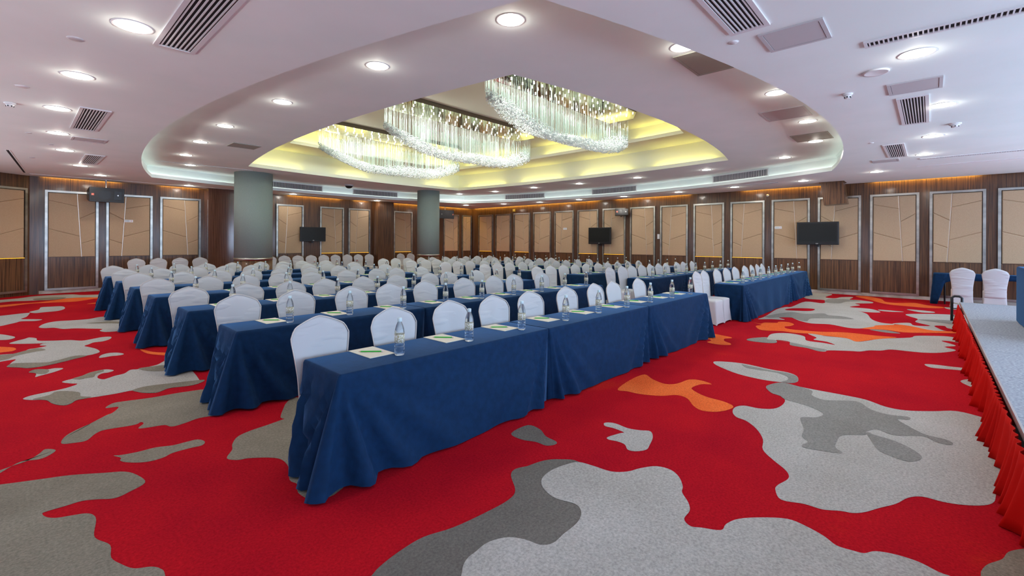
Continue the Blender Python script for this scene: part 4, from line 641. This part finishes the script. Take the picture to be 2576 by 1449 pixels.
# ---------------------------------------------------------------- chairs
def chair_meshes():
    V = []; F = []; NR, NC = 18, 28; z0 = .30
    def wv(z): 
        pts = [(.30, .172), (.42, .170), (.55, .176), (.68, .192), (.80, .210), (.88, .212), (1.0, .212)]
        for (a, b), (c, d) in zip(pts, pts[1:]):
            if z <= c: return b + (d - b) * (z - a) / (c - a)
        return .212
    def dome(q): q = abs(q); return .955 - .085 * q ** 1.4 - (.05 * ((q - .78) / .22) ** 2 if q > .78 else 0)
    for k in range(NR + 1):
        v = k / NR; vv = 1 - (1 - v) ** 1.15; th = .017 * math.sqrt(max(0, 1 - v ** 14)) + .0005
        for i in range(NC):
            a = 2 * PI * i / NC; c, s = math.cos(a), math.sin(a); q = math.copysign(abs(c) ** .75, c)
            z = z0 + (dome(q) - z0) * vv; w = wv(z); x = q * w * (1 - (.03 if v > .97 else 0)); rec = .195 + .07 * ((z - .3) / .65) ** 1.6
            y = rec - .022 * (1 - q * q) * 0 + .018 * q * q * -1 + math.copysign(abs(s) ** .8, s) * th
            V.append((x, y, z))
    for k in range(NR):
        for i in range(NC): j = (i + 1) % NC; F.append((k * NC + i, k * NC + j, (k + 1) * NC + j, (k + 1) * NC + i))
    F.append(tuple(range(NC))[::-1]); F.append(tuple(NR * NC + i for i in range(NC)))
    back = mesh('backrest', V, F, True)
    path = []
    def pt(q, v): z = z0 + (dome(q) - z0) * v; w = wv(z); rec = .195 + .07 * ((z - .3) / .65) ** 1.6; return (q * w * .995, rec - .018 * q * q - .010, z - .002)
    for k in range(14): path.append(pt(-1, k / 14))
    for k in range(25): path.append(pt(-1 + 2 * k / 24, 1))
    for k in range(14): path.append(pt(1, 1 - (k + 1) / 14))
    pip = MB().tube(path, .0042, 6).me('piping', True)
    V = []; F = []; NC = 40
    rings = [(.0, .452), (.10, .451), (.165, .447), (.188, .436), (.193, .415), (.192, .36), (.196, .25), (.203, .12), (.212, .0)]
    for k, (h, z) in enumerate(rings):
        for i in range(NC):
            a = 2 * PI * i / NC; c, s = math.cos(a), math.sin(a); e = .28 if k > 2 else .5
            x = math.copysign(abs(c) ** e, c) * h; y = math.copysign(abs(s) ** e, s) * h
            cor = min(abs(c), abs(s)) / .7071; low = max(0, (.36 - z) / .36)
            kx = 1 + low * (.10 * cor ** 3 - .07 * (1 - cor)); zz = z
            if k == len(rings) - 1: zz = .004 + .022 * (1 - cor ** 2)
            elif k == len(rings) - 2: zz = z + .02 * (1 - cor ** 2)
            V.append((x * kx * .94, y * kx * 1.02, zz))
    for k in range(len(rings) - 1):
        for i in range(NC): j = (i + 1) % NC; F.append((k * NC + i, (k + 1) * NC + i, (k + 1) * NC + j, k * NC + j))
    seat = mesh('seat_skirt', V, F, True)
    return back, pip, seat
cb, cp, cs = chair_meshes(); cb.materials.append(MT['chair']); cp.materials.append(MT['piping']); cs.materials.append(MT['chair_seat'])
chair0 = empty('banquet_chair'); link('backrest', cb, None, chair0); link('piping', cp, None, chair0); link('seat_skirt', cs, None, chair0)
first_chair = True
def place_chair(x, y, rz, lab, grp, sz=1.0):
    global first_chair
    t = chair0 if first_chair else copy_tree(chair0); first_chair = False
    t.location = (x, y, 0); t.rotation_euler = (0, 0, rz); t.scale = (1, 1, sz); tag(t, lab, 'chair', grp)
rnd = random.Random(4)
CA = [1.49, 2.10, 2.71, 3.27, 3.84, 4.53, 5.18, 5.65, 6.40]
CB1 = [8.72, 9.06, 9.82, 10.42, 11.02, 11.76, 12.34, 12.84, 13.30]
CBk = [8.36, 8.86, 9.36, 9.95, 10.42, 11.05, 11.55, 12.05, 12.72, 13.4]
for r_, y in enumerate(ROWY):
    sz = 1.0 if r_ < 2 else .962
    for i, x in enumerate(CA):
        place_chair(x + (rnd.uniform(-.04, .04) if r_ else 0), y + .40 + (rnd.uniform(-.03, .03) if r_ else 0), rnd.uniform(-.05, .05), '%s white covered chair from the left, %s row of the left block' % (ORD[i], RN[r_]), 'white covered chairs, %s row of the left block' % RN[r_], sz)
    xs = CB1 if r_ == 0 else ([8.79, 9.31, 9.80, 10.3, 10.75, 11.2, 11.65, 12.36, 12.85, 13.49] if r_ == 1 else CBk)
    for i, x in enumerate(xs):
        if r_ == 0 and i == 1: x = 9.12
        place_chair(x + (rnd.uniform(-.03, .03) if r_ > 1 else 0), y + .40 + (rnd.uniform(-.02, .02) if r_ else 0), rnd.uniform(-.05, .05), '%s white covered chair from the aisle, %s row of the right block' % (ORD[i], RN[r_]), 'white covered chairs, %s row of the right block' % RN[r_], sz)
for i, x in enumerate([2.42, 2.93, 3.48, 4.0]): place_chair(x, 17.1, rnd.uniform(-.05, .05), '%s from the left of four white chairs against the left wall before the lacquered pier' % ORD[i], 'white chairs against the left wall')
for i in range(9): place_chair(6.15 + i * .49, 17.2, rnd.uniform(-.04, .04), '%s from the left of nine white chairs lined up under the left wall television' % ORD[i], 'white chairs against the left wall')
for i, x in enumerate([11.62, 12.15, 12.75]): place_chair(x, 17.2, rnd.uniform(-.04, .04), '%s of three white chairs against the wall left of the slimmer column' % ORD[i], 'white chairs against the left wall')
for i, yy in enumerate([-.53, -1.05]): place_chair(14.80, yy, PI / 2, 'white chair seen from behind at the side table, %s one' % ('left' if i == 0 else 'right'), 'white chairs at the side table')
# ---------------------------------------------------------------- bottles, notepads, pencils
r = .0355
prof = [(.0001, .004), (.022, .003), (.030, .0), (r - .001, .006), (r, .016), (r, .030), (r - .003, .034), (r, .040), (r, .054), (r - .003, .058), (r, .064), (r, .078), (r - .003, .082), (r, .090), (r, .150), (r * .985, .165), (r * .90, .185), (r * .72, .208), (r * .50, .228), (.0135, .238), (.0125, .243)]
bt = empty('water_bottle')
MB().lathe(prof + [(.0001, .2431)], 24).build('bottle_body', MT['water'], bt, True)
MB().lathe([(r + .0006, .092), (r + .0007, .150)], 24).build('paper_label', MT['label'], bt, True)
c = MB().lathe([(.0155, .240), (.0160, .243), (.0160, .260), (.0145, .2635), (.0001, .264)], 20).build('cap', MT['cap'], bt, True)
MB().lathe([(.0150, .2365), (.0165, .238), (.0150, .2395)], 20).build('neck_ring', MT['cap'], bt, True)
nt = MB().box(-.10, .10, -.152, .152, 0, .0035).build('notepad', MT['paper'])
pc = empty('pencil'); MB().cyl((-.080, 0, .005), (.068, 0, .005), .0048, 6).build('barrel', MT['pencil'], pc); MB().cyl((-.080, 0, .004), (-.097, 0, .004), .0045, 6, .0006).build('tip', MT['tip'], pc); MB().cyl((.068, 0, .004), (.080, 0, .005), .0046, 8).build('eraser', MT['eraser'], pc)
fb = True
for r_, y in enumerate(ROWY):
    for bank, xs in (('left', XA), ('right', XBK)):
        for i in range(9):
            if fb: b, n, p_ = bt, nt, pc; fb = False
            else: b, n, p_ = copy_tree(bt), copy_tree(nt), copy_tree(pc)
            x = xs + .51 + (.665 if bank == 'left' else .655) * i; j = lambda s: rnd.uniform(-s, s)
            b.location = (x + j(.02), y + .155 + j(.015), H + .001); b.rotation_euler = (0, 0, j(3))
            n.location = (x - .09 + j(.01), y + .365 + j(.006), H + .001); n.rotation_euler = (0, 0, j(.03))
            p_.location = (n.location.x + j(.01), n.location.y + j(.01), H + .0046); p_.rotation_euler = (0, 0, math.radians(-47.4) + j(.08))
            w = '%s place from the %s, %s row, %s block' % (ORD[i], 'left' if bank == 'left' else 'aisle', RN[r_], bank)
            g = '%s row of the %s block' % (RN[r_], bank)
            tag(b, 'clear water bottle at the ' + w, 'bottle', 'water bottles on the ' + g); tag(n, 'cream notepad at the ' + w, 'notepad', 'notepads on the ' + g); tag(p_, 'green pencil at the ' + w, 'pencil', 'green pencils on the ' + g)
# ---------------------------------------------------------------- stage
st = empty('stage', (0, 0, 0)); tag(st, 'low grey carpeted stage with a gathered red skirt at the right edge', 'stage')
xs = [12.0, 9.39, 8.05, 6.78, 5.57, 4.32, 3.1, 1.9]
YE = -.40
for a, b in zip(xs, xs[1:]): bm_ = MB().box(b + .004, a - .004, -2.9, YE - .012, .36, .40).build('deck_panel', MT['stage'], st)
MB().box(1.9, 12.0, YE - .012, YE, .355, .402).box(11.99, 12.01, -2.9, YE, .355, .402).build('edge_trim', MT['alu'], st)
MB().box(2.0, 11.95, -2.85, YE - .12, .28, .358).build('under_frame', MT['black'], st)
for lx in (2.2, 4.2, 6.7, 9.3, 11.8):
    for ly in (-.65, -2.7): MB().cyl((lx, ly, 0), (lx, ly, .29), .025, 10).build('leg', MT['black'], st)
rs = random.Random(9); V = []; F = []; N = 1100; hs = [0, .06, .14, .22, .30, .37]
phs = [rs.uniform(0, 6.28) for _ in range(6)]
for k, h in enumerate(hs):
    for i in range(N + 1):
        u = i / N; x = 11.9 - 9.9 * u; t = h / .37
        s = x * 46 + 2.2 * math.sin(x * 3.1 + phs[0]) + 1.6 * math.sin(x * 7.3 + phs[1]); lf = .5 + .5 * math.sin(x * 5.2 + phs[2])
        am = (.010 + .022 * t) * (.6 + .7 * lf)
        d = .012 + am * (1 + math.sin(s)) +   .035 * t * t * (.4 + .6 * lf) + .02 * t * math.sin(x * 13 + phs[3])
        V.append((x + .02 * t * math.cos(s), YE + d, .365 - h + (.012 * (1 + math.sin(x * 6 + phs[4])) * .4 if k == len(hs) - 1 else 0)))
for k in range(len(hs) - 1):
    for i in range(N): a = k * (N + 1) + i; F.append((a, a + 1, a + N + 2, a + N + 1))
o = link('stage_skirt', mesh('stage_skirt', V, F, True), MT['redcloth'], st); o['label'] = 'gathered red skirt'
sl = o.modifiers.new('s', 'SOLIDIFY'); sl.thickness = .003
hd = MB().tube([(12.10, -.30, .03), (12.10, -.30, .47), (12.10, -.34, .50), (12.10, -.40, .50), (12.10, -.44, .47), (12.10, -.44, .03)], .022, 10).build('end_rail', MT['black'], st, True)
for z in (.13, .37): MB().cyl((12.10, -.44, z), (11.9, -.44, z), .012, 8).cyl((12.10, -.32, z), (11.9, -.46, z), .012, 8).build('rail_bracket', MT['alu'], st)
# cloth covered table on the stage
cst = cloth_mesh(2.0, .9, True, True, 41, False, .02); cst.materials.append(MT['navy'])
c = link('tablecloth', cst, None, None, (7.62, -1.80, .402)); c.scale = (1, 1, 1.13); tag(c, 'blue cloth on the table standing on the stage at the right edge', 'tablecloth')
ft = empty('folding_table', (7.62, -1.80, .402)); tag(ft, 'table standing on the stage under the blue cloth at the right edge', 'table')
MB().box(.03, 1.97, .03, .87, .74, .768).build('tabletop', MT['wood_in'], ft)
for lx in (.15, 1.85):
    for ly in (.1, .8): MB().cyl((lx, ly, 0), (lx, ly, .74), .014, 8).build('leg', MT['black'], ft)
# side table by the right wall, its cloth hanging only at the end
tx0, tx1, ty0, ty1, th = 15.50, 16.05, -3.2, -.06, .755
ft = empty('side_table', (tx0, ty1, 0)); tag(ft, 'long table by the right wall behind the two white chairs', 'table')
MB().box(.02, .53, ty0 - ty1, -.02, th - .03, th).build('tabletop', MT['wood_in'], ft)
for ly in (-.2, -1.6, -2.95):
    for lx in (.07, .48): MB().cyl((lx, ly, 0), (lx, ly, th - .03), .014, 8).build('leg', MT['black'], ft)
V = []; F = []; N = 60
for k, (dz, dx) in enumerate([(0, .02), (.0, -.004), (-.02, -.012), (-.07, -.014), (-.12, -.016)]):
    for i in range(N + 1):
        y = ty0 - ty1 + (-(ty0 - ty1)) * i / N; e = math.exp(-(0 - y) / .12); sag = .03 * abs(math.sin(y * 2.4)) * (k == 4)
        V.append((dx + .006 * math.sin(y * 9) * (k > 2), y, th + .004 + dz * (1) - sag - (k / 4) ** 2 * .50 * e))
for k in range(4):
    for i in range(N): a = k * (N + 1) + i; F.append((a, a + N + 1, a + N + 2, a + 1))
n = len(V); V += [(.0, ty0 - ty1, th + .004), (.54, ty0 - ty1, th + .004), (.54, 0, th + .004), (0, 0, th + .004)]; F.append((n, n + 1, n + 2, n + 3))
n = len(V); M_ = 16; zs = [th + .004, th - .02, .55, .35, .15, .006]
for k, z in enumerate(zs):
    for i in range(M_ + 1): x = .55 * i / M_; t = (th - z) / th; V.append((x - .03 * t, .010 + .05 * t + .015 * t * math.sin(x * 30), z))
for k in range(len(zs) - 1):
    for i in range(M_): a = n + k * (M_ + 1) + i; F.append((a, a + 1, a + M_ + 2, a + M_ + 1))
n = len(V)   # corner flap on the front face
for k, z in enumerate(zs):
    for i in range(5): t = (th - z) / th; V.append((-.014 - .03 * t, .010 + .05 * t - (.26 - .14 * t) * i / 4, z))
for k in range(len(zs) - 1):
    for i in range(4): a = n + k * 5 + i; F.append((a, a + 1, a + 6, a + 5))
c = link('tablecloth', mesh('tablecloth', V, F, True), MT['navy'], None, (tx0, ty1, 0)); sm = c.modifiers.new('s', 'SOLIDIFY'); sm.thickness = .003
tag(c, 'navy cloth on the side table by the right wall, open in front', 'tablecloth')
# ---------------------------------------------------------------- televisions and speakers
def lettering(name, text, size, m):
    cu = bpy.data.curves.new(name, 'FONT'); cu.body = text; cu.size = size; cu.align_x = 'CENTER'; cu.extrude = .0006; cu.resolution_u = 3
    tmp = bpy.data.objects.new('lettering_source', cu); me = bpy.data.meshes.new_from_object(tmp); bpy.data.objects.remove(tmp); me.materials.clear()
    return link(name, me, m)
def tv(loc, rz, W, Hh, lab, logo=True, curved=True, BD=.17):
    t = empty('television', loc, rz); tag(t, lab, 'television', 'wall mounted televisions'); w, h = W / 2, Hh / 2
    m = bevel(MB().box(-w, w, -.045, .03, -h, h).me('cabinet'), .012, 2); link('cabinet', m, MT['black'], t)
    b = .045 if curved else .025
    MB().box(-w + b, w - b, -.048, -.044, -h + (.09 if curved else .035), h - b).build('screen', MT['screen'], t)
    if curved: MB().tube([(-w + .06, -.05, -h + .075), (-w * .5, -.055, -h + .062), (0, -.058, -h + .055), (w * .5, -.055, -h + .062), (w - .06, -.05, -h + .075)], .004, 6).build('lower_lip', MT['mesh'], t, True)
    MB().box(-.09, .09, .03, BD, -.12, .12).build('wall_bracket', MT['black'], t)
    MB().box(-.03, .03, .028, .05, -h - .06, -h + .05).build('cable_cover', MT['black'], t)
    if logo:
        o = lettering('maker_badge', 'LG', .05, MT['white']); o.parent = t; o.location = (0, -.060, -h + .022); o.rotation_euler = (PI / 2, 0, 0)
tv((7.86, 17.82, 1.755), 0, 1.0, .56, 'flat television on the left wall above the line of white chairs', True, False)
tv((16.22, 10.01, 1.76), -PI / 2 - .02, 1.06, .68, 'smaller looking television on the far part of the right wall', True, True, .140)
tv((16.17, 2.49, 1.79), -PI / 2 - .05, 1.06, .68, 'large looking television on the right wall beside the small white sign', True, True, .190)
def speaker(loc, rz, W, Hh, D, flipx, lab, tilt=0, hang=.2):
    t = empty('loudspeaker', loc, rz); tag(t, lab, 'speaker', 'black hanging loudspeakers'); s = -1 if flipx else 1; w, h = W / 2, Hh / 2
    V = [(-w, 0, -h), (w, 0, -h), (w, 0, h), (-w, 0, h), (-w * .98, D, -h * .62), (w * .98, D, -h * .62), (w * .98, D, h * .62), (-w * .98, D, h * .62)]
    me = mesh('cabinet', V, [(0, 1, 2, 3), (5, 4, 7, 6), (1, 5, 6, 2), (4, 0, 3, 7), (3, 2, 6, 7), (4, 5, 1, 0)]); bevel(me, .01, 2); link('cabinet', me, MT['black'], t)
    MB().box(-w + .03, w - .03, -.008, .001, -h + .03, h - .03).build('front_grille', MT['mesh'], t)
    MB().cyl((s * -.06, -.010, 0), (s * -.06, -.006, 0), h * .68, 28).build('woofer_ring', MT['black'], t)
    hx = s * w * .62; MB().box(hx - .085, hx + .085, -.013, -.008, -h * .58, h * .58).build('horn_frame', MT['black'], t); MB().cyl((hx, -.014, 0), (hx, -.018, 0), .018, 12).build('horn_driver', MT['alu'], t)
    bx = s * (-w + .075); bd = MB().box(bx - .028, bx + .028, -.012, -.007, -.028, .03).build('maker_badge', MT['logo'], t)
    o = lettering('badge_lettering', 'JBL', .028, MT['white']); o.parent = bd; o.location = (bx, -.0132, -.008); o.rotation_euler = (PI / 2, 0, 0)
    if not hang: MB().box(-.03, .03, D - .02, D + .30, -.03, .03).build('wall_bracket', MT['black'], t)
    if hang: MB().cyl((0, D * .4, h * .8), (0, D * .4, h + hang), .018, 10).cyl((0, D * .4, h + hang - .02), (0, D * .4, h + hang), .04, 12).build('hanging_pole', MT['chrome'], t)
    t.rotation_euler = (tilt, 0, rz)
speaker((1.74, 17.20, 2.77), math.radians(3), .76, .41, .42, False, 'black hanging loudspeaker on the left wall with orange badge', 0, .235)
speaker((14.0, 17.15, 2.80), math.radians(-8), .86, .42, .36, True, 'black hanging loudspeaker half hidden behind the slimmer column', 0, .205)
speaker((15.92, 8.85, 2.68), -PI / 2 + .55, .50, .27, .30, False, 'small black loudspeaker fixed high on the right wall, tilted down', math.radians(-14), 0)
# veneered speaker box hanging from the ceiling
wb = empty('ceiling_box', (15.42, 2.05, Z0)); tag(wb, 'tilted wood veneer box hanging from the ceiling by the right wall', 'box')
V = []
for z, dx, dy in ((0, 0, 0), (-.62, -.02, -.09)):
    for x, y in ((-.02, -.26), (.45, -.26), (.45, .26), (-.02, .26)): V.append((x + dx, y + dy, z - .03 * (z < 0) * (y > 0)))
me = mesh('veneer_shell', V, [(0, 3, 2, 1), (4, 5, 6, 7), (0, 1, 5, 4), (1, 2, 6, 5), (2, 3, 7, 6), (3, 0, 4, 7)]); link('veneer_shell', me, MT['wood'], wb)
MB().box(-.06, .50, -.29, .29, -.012, 0).build('mounting_plate', MT['wood_in'], wb)
# small wall plates
def plate(loc, rz, w, h, lab, bars, cat='sign', name='wall_sign'):
    t = empty(name, loc, rz); tag(t, lab, cat); MB().box(-w / 2, w / 2, -.008, 0, -h / 2, h / 2).build('plate', MT['white'], t)
    for i, (a, b, m) in enumerate(bars): 
        n = max(1, int((b - a) / .16)); 
        for k in range(n):
            u0 = a + (b - a) * k / n; u1 = u0 + (b - a) / n * .82; bb = MB()
            x0, x1 = -w / 2 + w * u0, -w / 2 + w * u1
            bb.box(x0, x1, -.0092, -.008, h * .10, h * .16).box(x0, x1, -.0092, -.008, -h * .16, -h * .10).box((x0 + x1) / 2 - .003, (x0 + x1) / 2 + .003, -.0092, -.008, -h * .2, h * .2); bb.build('character', MT[m], t)
plate((2.31, 17.955, 2.075), 0, .21, .075, 'small white sign on the second left wall panel', [(.12, .60, 'plate_txt'), (.74, .90, 'plate_red')])
plate((16.375, 11.87, 2.08), -PI / 2, .20, .09, 'small white sign on a far panel of the right wall', [(.12, .85, 'plate_txt')])
plate((16.375, 3.57, 1.985), -PI / 2, .20, .08, 'small white sign on the right wall panel left of the large television', [(.10, .62, 'plate_txt'), (.72, .90, 'plate_red')])
plate((16.41, 7.57, 1.72), -PI / 2, .09, .18, 'white switch plate on the wood between two right wall panels', [], 'switch', 'switch_plate')
for yy, nn in ((15.13, 'left'), (14.92, 'right')):
    t = empty('door_pull', (16.395 if 0 else 16.365, yy, 1.72), -PI / 2); tag(t, 'short steel pull plate on the far right wall frames, %s one' % nn, 'handle'); MB().box(-.02, .02, -.012, 0, -.09, .09).build('grip_plate', MT['chrome'], t)
t = empty('exit_sign', (16.41, 14.96, 3.03), -PI / 2); tag(t, 'small yellow sign high on the far right wall', 'sign'); MB().box(-.07, .07, -.02, 0, -.06, .06).build('plate', MT['yellow'], t); MB().box(-.035, .035, -.022, -.02, -.012, .012).build('symbol', MT['white'], t)
t = empty('wall_sensor', (16.41, 3.88, 3.03), -PI / 2); tag(t, 'white motion sensor high on the right wall left of the veneer box', 'sensor'); MB().cyl((0, -.05, 0), (0, 0, 0), .04, 16).build('housing', MT['white'], t, True); MB().cyl((0, -.085, -.02), (0, -.04, 0), .028, 14).build('lens', MT['panel_grey'], t, True)
